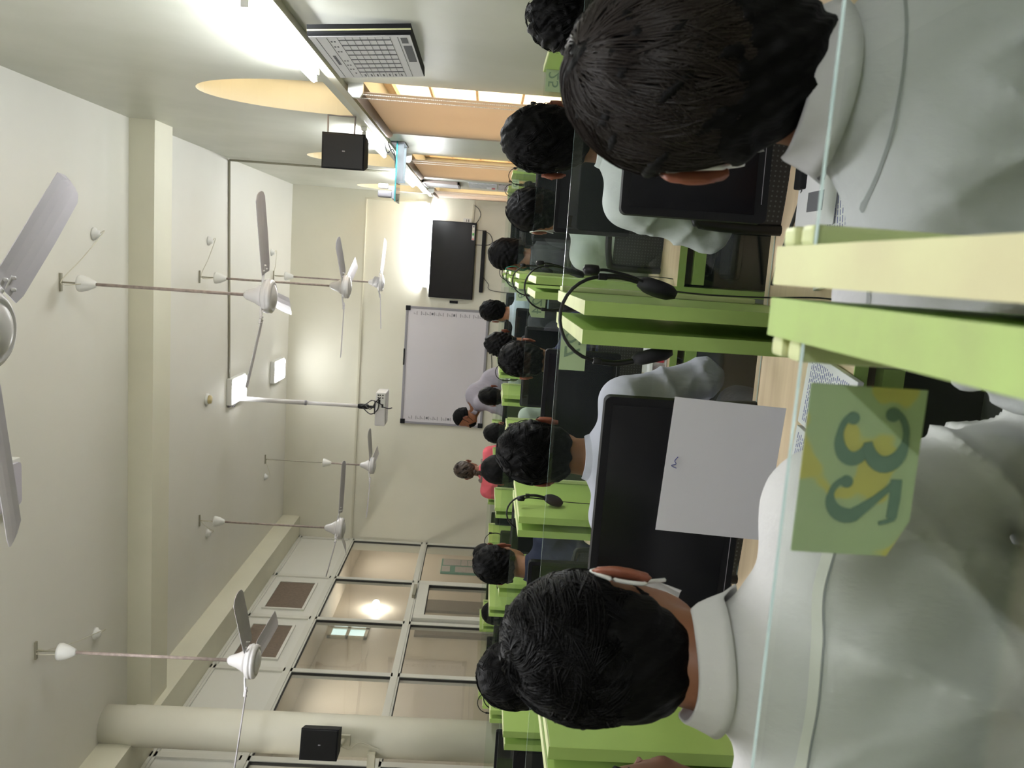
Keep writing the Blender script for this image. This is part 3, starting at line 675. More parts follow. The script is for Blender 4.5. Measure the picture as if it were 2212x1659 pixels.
def serif32(bm, xc, zc, y0, y1):
    S = .0222
    def m(x, z, w_, cx): return (cx - x * S * (1.28 if cx > xc else 1), zc + z * S, w_ * S * 1.12)     # mirrored about x
    three = []
    for a in range(155, -81, -12): three.append((.46 * math.cos(R(a)), .42 + .40 * math.sin(R(a)), .07 + .10 * max(0, math.cos(R(a - 10)))))
    lower = []
    for a in range(78, -166, -12): lower.append((.56 * math.cos(R(a)) - .02, -.44 + .50 * math.sin(R(a)), .07 + .13 * max(0, math.cos(R(a)))))
    cx3, cx2 = xc + .0225, xc - .0135
    ribbon(bm, [m(*q, cx3) for q in three], y0, y1); ribbon(bm, [m(*q, cx3) for q in lower], y0 - .00015, y1 + .00015)
    for bx, bz, br in ((-.38, .52, .15), (-.50, -.52, .17)):
        p = m(bx, bz, br, cx3); prism(bm, [(p[0] + p[2] * math.cos(2 * PI * k / 14), p[1] + p[2] * math.sin(2 * PI * k / 14)) for k in range(14)], 'Y', y0 - .0002, y1 + .0002, 1)
    two = []
    for a in range(160, -31, -12): two.append((.50 * math.cos(R(a)), .36 + .50 * math.sin(R(a)), .07 + .11 * max(0, math.cos(R(a - 10)))))
    two += [(.30, -.02, .13), (.0, -.36, .09), (-.30, -.66, .07), (-.50, -.84, .06)]
    ribbon(bm, [m(*q, cx2) for q in two], y0, y1)
    ribbon(bm, [m(*q, cx2) for q in [(-.55, -.84, .13), (0, -.86, .13), (.5, -.84, .12)]], y0 - .0001, y1 + .0001)
    ribbon(bm, [m(*q, cx2) for q in [(.5, -.92, .05), (.60, -.72, .045), (.66, -.52, .04)]], y0 - .0003, y1 + .0003)
    p = m(-.42, .48, .15, cx2); prism(bm, [(p[0] + p[2] * math.cos(2 * PI * k / 14), p[1] + p[2] * math.sin(2 * PI * k / 14)) for k in range(14)], 'Y', y0 - .0002, y1 + .0002, 1)
def desk(n, k):
    yf = yg(n); yr = yf - .5
    xr, xl = PX[n][k], PX[n][k + 1]
    gap, th = (.0135, .025)
    if n == 0: gap = .0045; th = .0235
    x1 = xr - gap if k else xr - .0
    x0 = xl + gap
    if n == 0 and k == 0: x0 = -.001
    if n == 0 and k == 1: x1 = -.009
    cx = (x0 + x1) / 2
    lab = ('pale green computer desk under the camera, ' + ('right of' if k == 0 else 'left of') + ' the near side boards') if n == 0 else 'green computer desk in the %s row ahead, %s' % (ORD[n], SEAT[k])
    t = thing('computer_desk', lab, 'desk', (cx, yf, 0), 0, 'computer desks with green side boards')
    a, b = x0 - cx, x1 - cx
    tz = TOP if k < 3 else TOP - .008
    for q, inner in ((a, 1), (b - th, -1)):
        def sb(bm, q=q):
            box(bm, q, q + th, -.5, .046, .30, tz - .002, 0, .0015)
            box(bm, q, q + th, -.5, .046, tz - .002, tz, 1)
            box(bm, q - .0002, q + th + .0002, -.502, -.5, .3, tz, 0)
            box(bm, q + .002, q + th - .002, -.48, .02, 0, .30, 0)
        mt = [M['green'], M['pale']]
        if n == 0: mt = [M['green'], M['worn'] if (k == 0 and q == a) else mat('scuffed_green_edge', (.44, .60, .19), .45, noise=.25, nscale=22, c2=(.40, .50, .18))]
        s = part('side_board', t, mt, sb)
        # the blocks that clamp the glass on the inner face
        xi = (q + th, q + th + .012) if inner > 0 else (q - .012, q)
        part('glass_clamp', s, [M['pale'], M['slot']], lambda bm, xi=xi: (box(bm, xi[0], xi[1], .027, .045, .78, tz - .003, 0, .003), box(bm, xi[0], xi[1], -.001, .017, .78, tz - .003, 0, .003), box(bm, min(xi), max(xi), .017, .027, .78, tz - .010, 1)) if n < 2 else box(bm, xi[0], xi[1], .004, .02, .78, tz - .01))
    part('desktop', t, [M['wood'], M['green']], lambda bm: (box(bm, a + th, b - th, -.5, .03, .727, .75, 0), box(bm, a + th, b - th, -.503, -.5, .725, .7505, 1)))
    part('keyboard_tray', t, [M['green'], M['wood']], lambda bm: (box(bm, a + th + .01, b - th - .01, -.50, -.47, .655, .695, 0), box(bm, a + th + .01, b - th - .01, -.47, -.1, .665, .68, 1)))
    part('modesty_panel', t, M['matte'], lambda bm: box(bm, a + th, b - th, -.02, -.005, .2, .70))
    g = part('glass_screen', t, [M['glass'], M['glassedge']], lambda bm: box(bm, a + th, b - th, -.0065, -.0015, .752, tz - .004, 0))
    me = g.data
    for p_ in me.polygons:
        if abs(p_.normal.y) < .5: p_.material_index = 1
    g2 = part('number_mount', t, M['stickerfar'], lambda bm: None) if False else None
    # sticker positions are given in room coordinates
    num_parent = g
    mesh_sticker_local(num_parent, n, k, x1, cx)
    return t
def mesh_sticker_local(g, n, k, x1, cx):
    before = set(bpy.data.objects)
    mesh_text_sticker(g, n, k, x1)
    for o in set(bpy.data.objects) - before:
        o.data.transform(Matrix.Translation((-cx, 0, 0)))
DESKS = []
for n in range(7):
    for k in range(len(PX[n]) - 1):
        DESKS.append((n, k)); desk(n, k)

# monitors
def make_monitor():
    t = thing('computer_monitor', 'black computer monitor', 'monitor')
    part('monitor_case', t, M['matte'], lambda bm: (prism(bm, rrect(-.225, .225, .165, .442, .012), 'Y', -.012, .012), box(bm, -.16, .16, .01, .04, .2, .4, 0, .012)))
    part('monitor_screen', t, M['screen'], lambda bm: box(bm, -.210, .210, -.0135, -.0125, .190, .428))
    part('bezel_line', t, M['grey'], lambda bm: box(bm, -.19, .19, -.0132, -.0122, .1765, .1775))
    part('stand_neck', t, M['black'], lambda bm: box(bm, -.03, .03, .012, .035, .012, .28, 0, .004))
    part('stand_foot', t, M['black'], lambda bm: prism(bm, rrect(-.11, .11, -.06, .10, .04), 'Z', 0, .012))
    return t
mon = make_monitor(); index_kids(mon); used = False
MON = {(1, 1): (-.452, 1.52, -3, .752), (1, 0): (.333, 1.60, 3, .742), (2, 0): (.352, 3.08, 2, .75), (2, 1): (-.52, 3.02, -4, .75)}
for n, k in DESKS:
    if n == 0: continue
    x = (PX[n][k] + PX[n][k + 1]) / 2; y = yg(n) - .36
    rnd = random.Random(n * 10 + k)
    xx, yy, rz, zz = MON.get((n, k), (x + rnd.uniform(-.03, .03), y, rnd.uniform(-5, 5), .75))
    lab = 'black computer monitor in the %s row ahead, %s' % (ORD[n], SEAT[k])
    if (n, k) == (1, 1): lab = 'nearest black monitor with a white sheet taped to its screen'
    if not used:
        used = True; mon.location = (xx, yy, zz); mon.rotation_euler = (0, 0, R(rz)); o = mon; o['label'] = lab; o['group'] = 'black computer monitors on the desks'
    else: o = dup(mon, (xx, yy, zz), R(rz), lab, 'black computer monitors on the desks')
t = thing('paper_sheet', 'blank white sheet taped over the lower half of the nearest monitor', 'paper', (-.452, 1.50, .87))
t.rotation_euler = (R(-1.5), R(2), R(-3))
part('sheet', t, M['paper'], lambda bm: box(bm, -.035, .225, .000, .0008, -.003, .205))
part('pen_mark', t, M['ink'], lambda bm: tube(bm, [(.090, -.001, .183), (.094, -.001, .193), (.098, -.001, .185), (.104, -.001, .188), (.112, -.001, .183)], .0008, 4))
for (n, k) in ((1, 1), (1, 0), (2, 0), (2, 1)):
    t = thing('keyboard', 'black keyboard on the %s row desk ahead, %s' % (ORD[n], SEAT[k]), 'keyboard', ((PX[n][k] + PX[n][k + 1]) / 2, yg(n) - .30, .681))
    part('key_case', t, M['black'], lambda bm: box(bm, -.21, .21, -.14, -.01, 0, .016, 0, .004))
    part('keys', t, M['matte'], lambda bm: [box(bm, -.2 + c * .0265, -.178 + c * .0265, -.135 + r * .024, -.115 + r * .024, .016, .020) for r in range(5) for c in range(15)])

# headsets hanging over the side boards
def make_headset():
    t = thing('headset', 'black wired headset', 'headset')
    def band(bm):
        pts = [(.078 * math.cos(R(a)), 0, .078 * math.sin(R(a)) * 1.0) for a in range(0, 181, 12)]
        tube(bm, pts, .0034, 8, curve=False)
    part('headband', t, M['black'], band, True)
    for s in (-1, 1):
        part('slider', t, M['black'], lambda bm, s=s: (tube(bm, [(s * .078, 0, .01), (s * .080, 0, -.03), (s * .072, 0, -.07)], .0055, 8), box(bm, s * .078 - .006, s * .078 + .006, -.006, .006, -.005, .012, 0, .002)), True)
        c = part('ear_cup', t, M['matte'], lambda bm, s=s: lathe(bm, [(.001, -.012), (.02, -.012), (.030, -.006), (.031, .006), (.024, .013), (.001, .014)], (0, 0, 0), 24, axis='X'), True)
        c.location = (s * .062, 0, -.098); c.rotation_euler = (0, R(s * 16), 0); c.scale = (1, 1, 1.25)
    part('microphone_boom', t, M['black'], lambda bm: (tube(bm, [(.064, -.01, -.09), (.078, -.02, -.05), (.086, -.03, -.0), (.084, -.035, .02)], .0028, 6), lathe(bm, [(.001, -.016), (.009, -.012), (.010, .0), (.009, .012), (.001, .016)], (.084, -.036, .030), 14)), True)
    part('headset_cable', t, M['cable'], lambda bm: tube(bm, [(.060, 0, -.13), (.058, .0, -.2), (.060, -.004, -.3), (.066, -.004, -.4), (.062, -.004, -.47)], .0016, 6), True)
    return t
hs = make_headset(); index_kids(hs)
HSP = [(-.088, 1.52, 1.210, 8, 'large headset hanging over the nearest pair of boards in the first row ahead'),
       (-.075, 3.0, 1.208, 4, 'headset over the boards of the second row ahead, left of the window seat'),
       (-.08, 4.45, 1.205, -6, 'headset over the boards of the third row ahead, left of the window seat'),
       (-.085, 5.92, 1.205, 0, 'headset over the boards of the fourth row ahead, left of the window seat'),
       (-.08, 7.36, 1.205, 5, 'headset over the boards of the fifth row ahead, left of the window seat'),
       (-.085, 8.8, 1.205, -5, 'headset over the boards of the sixth row ahead, left of the window seat'),
       (-.95, 3.10, 1.21, -14, 'headset hanging against the broad green board right of the student in navy'),
       (-.965, 4.5, 1.205, 10, 'headset over the boards just beyond the student in lavender'),
       (-.965, 7.4, 1.205, -10, 'headset over the far boards below the whiteboard'),
       (-2.56, 7.4, 1.20, 8, 'headset hanging on the far board below the glass wall corner'),
       (-2.56, 4.6, 1.20, -8, 'headset over the left block boards beside the round column'),
       (-3.35, 5.95, 1.20, 8, 'small headset over the boards in front of the column'),
       (.80, 3.04, 1.21, 60, 'headset hanging on the board by the window wall behind the curly hair'),
       (.76, 4.5, 1.205, 40, 'headset over the wall end board of the third row ahead'),
       (.74, 5.95, 1.205, 35, 'headset over the wall end board of the fourth row ahead'),
       (.76, 7.35, 1.205, -30, 'headset over the wall end board of the fifth row ahead'),
       (.76, 8.8, 1.205, 30, 'headset over the wall end board of the sixth row ahead')]
for i, (x, y, z, rz, lab) in enumerate(HSP):
    if i == 0: hs.location = (x, y, z); hs.rotation_euler = (0, 0, R(rz)); hs['label'] = lab; hs['group'] = 'black headsets hung over the side boards'
    else: dup(hs, (x, y, z), R(rz), lab, 'black headsets hung over the side boards')

# books, papers and cables on the near desks
def lines(bm, x0, x1, y0, y1, z, n, seed, mi=1):
    rnd = random.Random(seed)
    for r in range(n):
        y = y1 - (y1 - y0) * (r + .5) / n; x = x0
        while x < x1 - .004:
            L = rnd.uniform(.004, .016); box(bm, x, min(x + L, x1), y - .0011, y + .0011, z, z + .0004, mi); x += L + .003
def notebook(name, label, x, y, z, rz, w_, h_, cover='paper', t_=.012, open_=True, seed=1):
    t = thing(name, label, 'book', (x, y, z), R(rz))
    part('page_block', t, M['paper'], lambda bm: (box(bm, -w_, -.004, -h_ / 2, h_ / 2, 0, t_, 0, .002), box(bm, .004, w_, -h_ / 2, h_ / 2, 0, t_, 0, .002)) if open_ else box(bm, -w_ / 2, w_ / 2, -h_ / 2, h_ / 2, 0, t_, 0, .002))
    part('handwriting', t, M['ink'], lambda bm: (lines(bm, -w_ + .012, -.015, -h_ / 2 + .012, h_ / 2 - .012, t_, 24, seed, 0), lines(bm, .015, w_ - .012, -h_ / 2 + .012, h_ / 2 - .02, t_, 24, seed + 3, 0)) if open_ else lines(bm, -w_ / 2 + .015, w_ / 2 - .015, -h_ / 2 + .012, h_ / 2 - .012, t_, 22, seed, 0))
    if open_: part('spine', t, M['grey'], lambda bm: [lathe(bm, [(.004, k), (.004, k + .002)], (0, 0, 0), 8, axis='Y') for k in [-h_ / 2 + .01 + i * .012 for i in range(int(h_ / .012) - 1)]])
    return t
notebook('notebook', 'open handwritten notebook in front of the nearest student', -.300, 1.555, .752, -8, .155, .23, seed=3)
notebook('notebook', 'handwritten notebook under the open one, beside its pen', -.33, 1.70, .7515, 10, .2, .16, open_=False, t_=.0, seed=9) if False else None
notebook('notebook', 'handwritten book beside the right hand student', .115, 1.56, .752, 12, .20, .27, open_=False, seed=21)
o = part('paper_sheet', None, [M['paper'], M['darkink']], lambda bm: (box(bm, .12, .26, 1.60, 1.80, .768, .769), box(bm, .15, .19, 1.66, 1.74, .769, .770, 1)))
tag(o, 'loose printed sheet with a dark picture beside the right hand student', 'paper')
t = thing('pen', 'black pen lying on the nearest open notebook', 'pen', (-.42, 1.50, .768), R(40))
part('pen_barrel', t, M['black'], lambda bm: cyl(bm, (-.05, 0, .0), (.05, 0, .0), .0045, seg=10), True)
part('pen_tip', t, M['chrome'], lambda bm: cyl(bm, (.05, 0, 0), (.062, 0, 0), .0035, .001, seg=10), True)
t = thing('book', 'thick paperback with a bright printed edge on the second row desk', 'book', (-.295, 3.06, .752), R(6))
part('page_block', t, M['newsprint'], lambda bm: box(bm, -.07, .07, -.09, .09, .003, .05))
part('cover', t, [M['paper'], M['red']], lambda bm: (box(bm, -.072, .072, -.092, .092, .05, .052), box(bm, -.072, .072, -.092, .092, 0, .003), box(bm, -.03, .03, -.0925, -.0918, .01, .045, 1)))
o = part('paper_sheet', None, M['paper'], lambda bm: (box(bm, -.20, -.14, 2.98, 3.10, .753, .80, 0, .01)))
tag(o, 'folded white paper beside the headset cup on the second row desk', 'paper')
t = thing('power_adapter', 'black power adapter with its lead on the desk of the first row ahead', 'adapter', (.235, 1.78, .752))
part('adapter_brick', t, M['matte'], lambda bm: box(bm, -.035, .035, -.02, .02, 0, .03, 0, .004))
part('adapter_lead', t, M['cable'], lambda bm: tube(bm, [(.035, 0, .015), (.08, .02, .03), (.12, .08, .02), (.14, .14, .008)], .004, 8), True)
part('adapter_plug_lead', t, M['cable'], lambda bm: tube(bm, [(-.035, 0, .015), (-.08, .05, .006), (-.18, .12, .006), (-.24, .15, .006)], .004, 8), True)
# ------------------------------------------------------------------ people: smooth distance fields turned into meshes
def surfnet(f, lo, hi, h):
    lo = np.array(lo, float); n = np.ceil((np.array(hi) - lo) / h).astype(int) + 1
    ax = [lo[i] + h * np.arange(n[i]) for i in range(3)]
    Xg, Yg, Zg = np.meshgrid(*ax, indexing='ij')
    S = f(np.stack([Xg, Yg, Zg], -1).astype(np.float32)).astype(np.float32)
    B = S < 0
    c = np.zeros(tuple(n - 1), int)
    for i in (0, 1):
        for j in (0, 1):
            for k in (0, 1): c += B[i:n[0] - 1 + i, j:n[1] - 1 + j, k:n[2] - 1 + k]
    act = (c > 0) & (c < 8); idx = -np.ones(act.shape, int); A = np.argwhere(act); idx[act] = np.arange(len(A))
    P = np.zeros((len(A), 3)); W = np.zeros(len(A))
    cs = [(0, 0, 0), (1, 0, 0), (0, 1, 0), (1, 1, 0), (0, 0, 1), (1, 0, 1), (0, 1, 1), (1, 1, 1)]
    for i in range(8):
        for j in range(i + 1, 8):
            if sum(abs(a - b) for a, b in zip(cs[i], cs[j])) != 1: continue
            a = S[A[:, 0] + cs[i][0], A[:, 1] + cs[i][1], A[:, 2] + cs[i][2]]; b = S[A[:, 0] + cs[j][0], A[:, 1] + cs[j][1], A[:, 2] + cs[j][2]]
            m = (a < 0) != (b < 0); t = np.where(m, a / np.where(m, a - b, 1), 0)
            q = np.array(cs[i]) + t[:, None] * (np.array(cs[j]) - np.array(cs[i])); P += q * m[:, None]; W += m
    P = lo + (A + P / W[:, None]) * h
    Fs = []
    for d in range(3):
        e1, e2 = (d + 1) % 3, (d + 2) % 3
        sl = [slice(1, -1)] * 3; sl[d] = slice(0, -1); s2 = list(sl); s2[d] = slice(1, None)
        a, b = B[tuple(sl)], B[tuple(s2)]; I = np.argwhere(a != b)
        if not len(I): continue
        fl = a[tuple(I.T)]; off = np.ones(3, int); off[d] = 0; G = I + off
        def cell(u, v):
            q = G.copy(); q[:, e1] -= u; q[:, e2] -= v; return idx[tuple(q.T)]
        Q = np.stack([cell(1, 1), cell(0, 1), cell(0, 0), cell(1, 0)], 1)
        Q[~fl] = Q[~fl][:, ::-1]; Fs.append(Q)
    Q = np.concatenate(Fs); Q = Q[(Q >= 0).all(1)]
    return P, Q
def npmesh(name, P, Q, m, parent):
    me = bpy.data.meshes.new(name); me.from_pydata(P.tolist(), [], Q.tolist()); me.update()
    me.materials.append(m); me.polygons.foreach_set('use_smooth', [True] * len(me.polygons))
    o = bpy.data.objects.new(name, me); COL.objects.link(o); o.parent = parent; return o
def L2(v): return np.sqrt((v * v).sum(-1))
def cone(p, a, b, ra, rb, sq=None):
    a, b = np.array(a, np.float32), np.array(b, np.float32); ba = b - a
    t = np.clip(((p - a) @ ba) / max(ba @ ba, 1e-9), 0, 1)
    q = p - a - t[..., None] * ba
    if sq is not None: q = q * np.array(sq, np.float32)
    return L2(q) - (ra + (rb - ra) * t)
def ell(p, c, r):
    q = (p - np.array(c, np.float32)); r = np.array(r, np.float32)
    k0 = L2(q / r); k1 = L2(q / (r * r)) + 1e-6; return k0 * (k0 - 1) / k1
def rotx(p, c, a):
    c = np.array(c, np.float32); q = p - c; s, k = math.sin(a), math.cos(a)
    return np.stack([q[..., 0], q[..., 1] * k + q[..., 2] * s, -q[..., 1] * s + q[..., 2] * k], -1) + c
def rotz(p, c, a):
    c = np.array(c, np.float32); q = p - c; s, k = math.sin(a), math.cos(a)
    return np.stack([q[..., 0] * k + q[..., 1] * s, -q[..., 0] * s + q[..., 1] * k, q[..., 2]], -1) + c
def smin(a, b, k):
    h = np.clip(.5 + .5 * (b - a) / k, 0, 1); return b + (a - b) * h - k * h * (1 - h)
def head_frame(p, J):
    """into head coordinates: head at origin, facing +y"""
    H = np.array(J['H'], np.float32); q = rotz(p, H, J.get('hyaw', 0)); q = rotx(q, H, J.get('hpitch', 0)); return q - H
def head_sdf(q, s=1.):
    q = q / s
    d = ell(q, (0, -.012, .018), (.073, .092, .094))
    d = smin(d, ell(q, (0, .030, -.040), (.056, .066, .072)), .03)
    d = smin(d, cone(q, (0, .066, -.092), (0, .05, -.085), .022, .034), .03)      # chin
    d = smin(d, cone(q, (0, .092, .0), (0, .108, -.030), .008, .014), .012)      # nose
    for sx in (-1, 1):
        d = smin(d, ell(q, (sx * .030, .074, -.030), (.022, .018, .02)), .015)
        d = -smin(-d, ell(q, (sx * .030, .098, .006), (.015, .012, .009)), .008)  # eye sockets
        d = smin(d, ell(q, (sx * .030, .083, .005), (.012, .010, .010)), .004)
    d = smin(d, cone(q, (-.02, .094, -.058), (.02, .094, -.058), .006, .006), .006)  # lips
    return d * s
def ear_sdf(q, sx):
    cx, cy, cz = sx * .087, -.004, -.010
    dx, dy, nx, ny = sx * .60, -.80, sx * .80, .60
    X0, Y0 = q[..., 0] - cx, q[..., 1] - cy
    e = np.stack([X0 * dx + Y0 * dy, X0 * nx + Y0 * ny, q[..., 2] - cz - X0 * sx * .15], -1)
    d = ell(e, (0, 0, .002), (.0190, .0068, .0315))
    d = smin(d, ell(e, (-.006, 0, -.026), (.010, .0065, .013)), .006)
    d = -smin(-d, ell(e, (-.003, .007, .004), (.011, .0055, .019)), .003)
    return d
def pose_sit(Hz, seat=.56, lean=.0, spread=1., elbow=None):
    J = dict(H=(0, 0, Hz))
    J['nb'] = (0, -.045, Hz - .165)
    J['ch'] = (0, -.055 - lean * .3, Hz - .34); J['be'] = (0, -.09 - lean * .7, Hz - .55)
    J['pe'] = (0, -.12 - lean, seat)
    for s, c in ((-1, 'L'), (1, 'R')):
        J['sh' + c] = (s * .163 * spread, -.045, Hz - .222)
        J['el' + c] = (s * .235 * spread, .03, Hz - .46)
        J['wr' + c] = (s * .13, .27, .80); J['ha' + c] = (s * .11, .345, .785)
        J['hip' + c] = (s * .09, -.09 - lean, seat - .01); J['kn' + c] = (s * .12, .32, seat + .02); J['an' + c] = (s * .12, .28, .10); J['to' + c] = (s * .13, .42, .04)
    return J
def person(name_label, x, y, Hz, yaw=0, vox=.011, shirt='shirt3', skin='skin', hair='hair', strands=0, hs=1., collar=True, J=None, hyaw=0, hpitch=0, hopts=None, trousers='trouser', long_sleeve=True, group='students', seed=0, mask=None, spread=1., legs=True, folds=.008, ears=True, standing=False):
    t = thing('person', name_label, 'person', (x, y, 0), R(yaw), group)
    if J is None: J = pose_sit(Hz, spread=spread)
    J['H'] = tuple(J['H']); J['hyaw'] = R(hyaw); J['hpitch'] = R(hpitch)
    H = np.array(J['H']); nb = np.array(J['nb'])
    hm = head_frame
    A = {k: np.array(v) for k, v in J.items() if isinstance(v, tuple)}
    skull = tuple(H + np.array((0, -.030, -.07)))
    def limbs(p, grow=0., k=.03, arms=True, hands=False):
        d = smin(cone(p, A['shL'], A['shR'], .062 + grow, .062 + grow), cone(p, nb + (0, .0, .0), A['ch'], .05 + grow, .085 + grow), .09)
        d = smin(d, ell(p, A['ch'] + (0, -.0, -.0), (.150 * spread + grow, .098 + grow, .17)), .06)
        d = smin(d, ell(p, A['be'], (.135 * spread + grow, .100 + grow, .18)), .06)
        d = smin(d, ell(p, A['pe'] + (0, 0, .05), (.155 + grow, .110 + grow, .12)), .06)
        if arms:
            for c in 'LR':
                a = smin(cone(p, A['sh' + c], A['el' + c], .056 + grow, .044 + grow), cone(p, A['el' + c], A['wr' + c], .042 + grow, .030 + grow), .02)
                d = smin(d, a, .035)
        return d
    lo = np.minimum.reduce([H - .13, A['pe'] - .22, A['elL'] - .1, A['elR'] - .1, A['haL'] - .07, A['haR'] - .07]) ; hi = np.maximum.reduce([H + .15, A['pe'] + .2, A['elL'] + .1, A['elR'] + .1, A['haL'] + .07, A['haR'] + .07, A['shL'] + .1, A['shR'] + .1])
    def body(p):
        q = hm(p, J)
        d = head_sdf(q, hs)
        d = smin(d, cone(p, skull, nb + (0, .0, -.02), .050, .056), .02)
        d = smin(d, limbs(p, -.012), .025)
        if ears:
            for sx in (-1, 1): d = np.minimum(d, ear_sdf(q / hs, sx) * hs)
        for c in 'LR':
            wr, ha = A['wr' + c], A['ha' + c]; dr = (ha - wr) / max(np.linalg.norm(ha - wr), 1e-6); s = -1 if c == 'L' else 1
            side = np.cross(dr, (0, 0, 1)); side /= max(np.linalg.norm(side), 1e-6)
            pc = wr + dr * .045
            d = smin(d, cone(p, wr, wr + dr * .03, .024, .026), .015)
            d = smin(d, cone(p, pc - side * .022, pc + side * .022, .016, .016), .02)
            if vox < .012:
                for i_, (o_, ln) in enumerate(((-.030, .062), (-.010, .072), (.011, .068), (.031, .054))):
                    b0 = pc + side * o_ + dr * .02; b1 = b0 + dr * ln * .55 + np.array((0, 0, .004)); b2 = b1 + dr * ln * .45 - np.array((0, 0, .016))
                    d = np.minimum(d, np.minimum(cone(p, b0, b1, .009, .008), cone(p, b1, b2, .008, .007)))
                tb = pc - side * s * .034 - dr * .01
                d = smin(d, cone(p, tb, tb + dr * .035 - side * s * .022, .010, .008), .006)
        return d
    # the body: one surface, head, neck, trunk, arms and hands
    vb = vox if vox > .007 else .006
    P, Q = surfnet(body, lo, hi, vb)
    if vox < .0075:    # finer head, joined to the same surface grid by rebuilding the whole bust at the head's resolution
        P, Q = surfnet(body, lo, hi, .0048)
    bo = npmesh('body', P, Q, M[skin], t); bo.data.materials.append(M['ear'])
    ctr = P[Q].mean(1); qe = hm(ctr, J) / hs
    em = np.zeros(len(Q), int)
    for sx in (-1, 1): em |= (ear_sdf(qe, sx) < .003).astype(int)
    bo.data.polygons.foreach_set('material_index', em.tolist())
    # shirt
    rnd = np.random.RandomState(seed); ph = rnd.rand(12) * 6.28
    def fold(p):
        x_, y_, z_ = p[..., 0], p[..., 1], p[..., 2]
        def ridge(u, k): return (1 - np.abs(np.sin(u))) ** k
        hz = H[2] - z_
        s_ = np.sign(x_ + 1e-4)
        ax_ = np.abs(x_)
        wob = .35 * np.sin(z_ * 9 + ph[0]) + .5 * np.sin(x_ * 6 + ph[1])
        f1 = ridge(x_ * 24 + hz * 9 * np.sin(ph[2]) + wob, 2.2) * 1.3                      # long drapes down the back
        f2 = ridge((ax_ * .75 + hz * .95) * 27 + 1.3 * np.sin(x_ * 9 + ph[3]) + ph[4], 3) * 1.2   # drag lines from the armpits
        f3 = ridge((ax_ * .9 - hz * .7) * 38 + .9 * np.sin(z_ * 16 + ph[5]) + ph[6], 3) * .8
        f4 = np.sin(z_ * 40 + x_ * 26 * np.sin(ph[6]) + 3 * np.sin(y_ * 14 + x_ * 9 + ph[7])) * .25
        g = .5 + .5 * np.sin(x_ * 9 + z_ * 7 + ph[8]); g2 = .5 + .5 * np.sin(x_ * 7 - z_ * 11 + ph[9])
        wz = np.clip((hz - .16) / .10, .08, 1)
        return -folds * wz * (f1 * (.35 + .65 * g) + f2 * g2 + f3 * (1 - g) - f4 - .35)
    neckc = lambda p: cone(p, skull, nb + (0, .01, .0), .056, .064)
    def shirt_f(p):
        d = limbs(p, .004, arms=False)
        for c in 'LR':
            el, wr = A['el' + c], A['wr' + c]
            if long_sleeve: a = smin(cone(p, A['sh' + c], el, .064, .056), cone(p, el, wr, .054, .040), .02)
            else: a = cone(p, A['sh' + c], A['sh' + c] * .25 + el * .75, .064, .056)
            d = smin(d, a, .04)
        d = d + fold(p)
        # cut at the wrist, the neck and the hem
        for c in 'LR':
            if long_sleeve:
                wr, el = A['wr' + c], A['el' + c]; dr = (wr - el) / np.linalg.norm(wr - el); d = np.maximum(d, np.where(L2(p - wr) < .12, (p - wr) @ dr.astype(np.float32), -1))
        cut = cone(p, nb + (0, .02, .12), nb + (0, .006, .0), .047, .051)
        return np.maximum(d, -cut)
    P, Q = surfnet(shirt_f, lo - .03, hi + .03, vox); shirt_o = npmesh('shirt', P, Q, M[shirt], t)
    shirt_o['label'] = None; del shirt_o['label']
    CR = .056
    if collar:
        # folded collar: stand and turned down leaf round the neck
        bm = BM(); N = 48; prof = [(-.003, -.014), (-.002, .008), (.000, .016), (.0015, .018), (.004, .015), (.007, .006), (.012, -.006), (.017, -.016), (.0150, -.0165), (.009, -.004), (.003, .009), (.001, .004), (-.001, -.014)]
        rings = []
        for i in range(N + 1):
            a = R(112 + 316 * i / N)
            cx, cy = math.cos(a), math.sin(a); ring = []
            front = max(0, cy)
            for r_, z_ in prof:
                rr = CR + r_ * (1 + 1.2 * front); zz = z_ - .034 * front - (.016 * front if z_ < 0 else 0) + .0015 * math.sin(i * .35 + seed)
                ring.append(bm.verts.new((nb[0] + rr * cx * 1.05, nb[1] + .006 + rr * cy * 1.0, nb[2] + .030 + zz)))
            rings.append(ring)
        for a_, b_ in zip(rings, rings[1:]):
            for i in range(len(prof)): bm.faces.new((a_[i], a_[(i + 1) % len(prof)], b_[(i + 1) % len(prof)], b_[i]))
        bm.faces.new(rings[0]); bm.faces.new(rings[-1][::-1])
        bmesh.ops.recalc_face_normals(bm, faces=bm.faces[:])
        o = finish('collar', bm, M[shirt], shirt_o, True)
    # hair
    ho = dict(rx=.081, ry=.101, rz=.101, c=(0, -.018, .022), nape=-.085, front=.055, rag=.004, side=-.02)
    if hopts: ho.update(hopts)
    hc = np.array(ho['c'])
    def hair_f(p):
        q = hm(p, J) / hs
        x_, y_, z_ = q[..., 0], q[..., 1], q[..., 2]
        d = ell(q, ho['c'], (ho['rx'], ho['ry'], ho['rz']))
        d = smin(d, ell(q, (0, -.05, -.04), (ho['rx'] * .80, .052, .062)), .03)
        if 'bump' in ho: d = smin(d, ell(q, ho['bump'][:3], ho['bump'][3:]), .03)
        for sx in (-1, 1): d = -smin(-d, ell(q, (sx * .092, .004, -.016), (.024, .030, .034)), .012)
        d = d + ho['rag'] * (np.sin(x_ * 130 + 4 * np.sin(z_ * 60 + ph[0])) * np.sin(z_ * 70 + ph[1] + 5 * x_) * .8 + .5 * np.sin(x_ * 260 + z_ * 190 + ph[3]))
        # hairline: face and the lower sides stay free
        line = np.where(y_ < -.01, ho['nape'] + .004 * np.sin(x_ * 160 + ph[2]), ho['side'] + (y_ + .01) * 1.35)
        d = np.maximum(d, (line - z_) * .7)
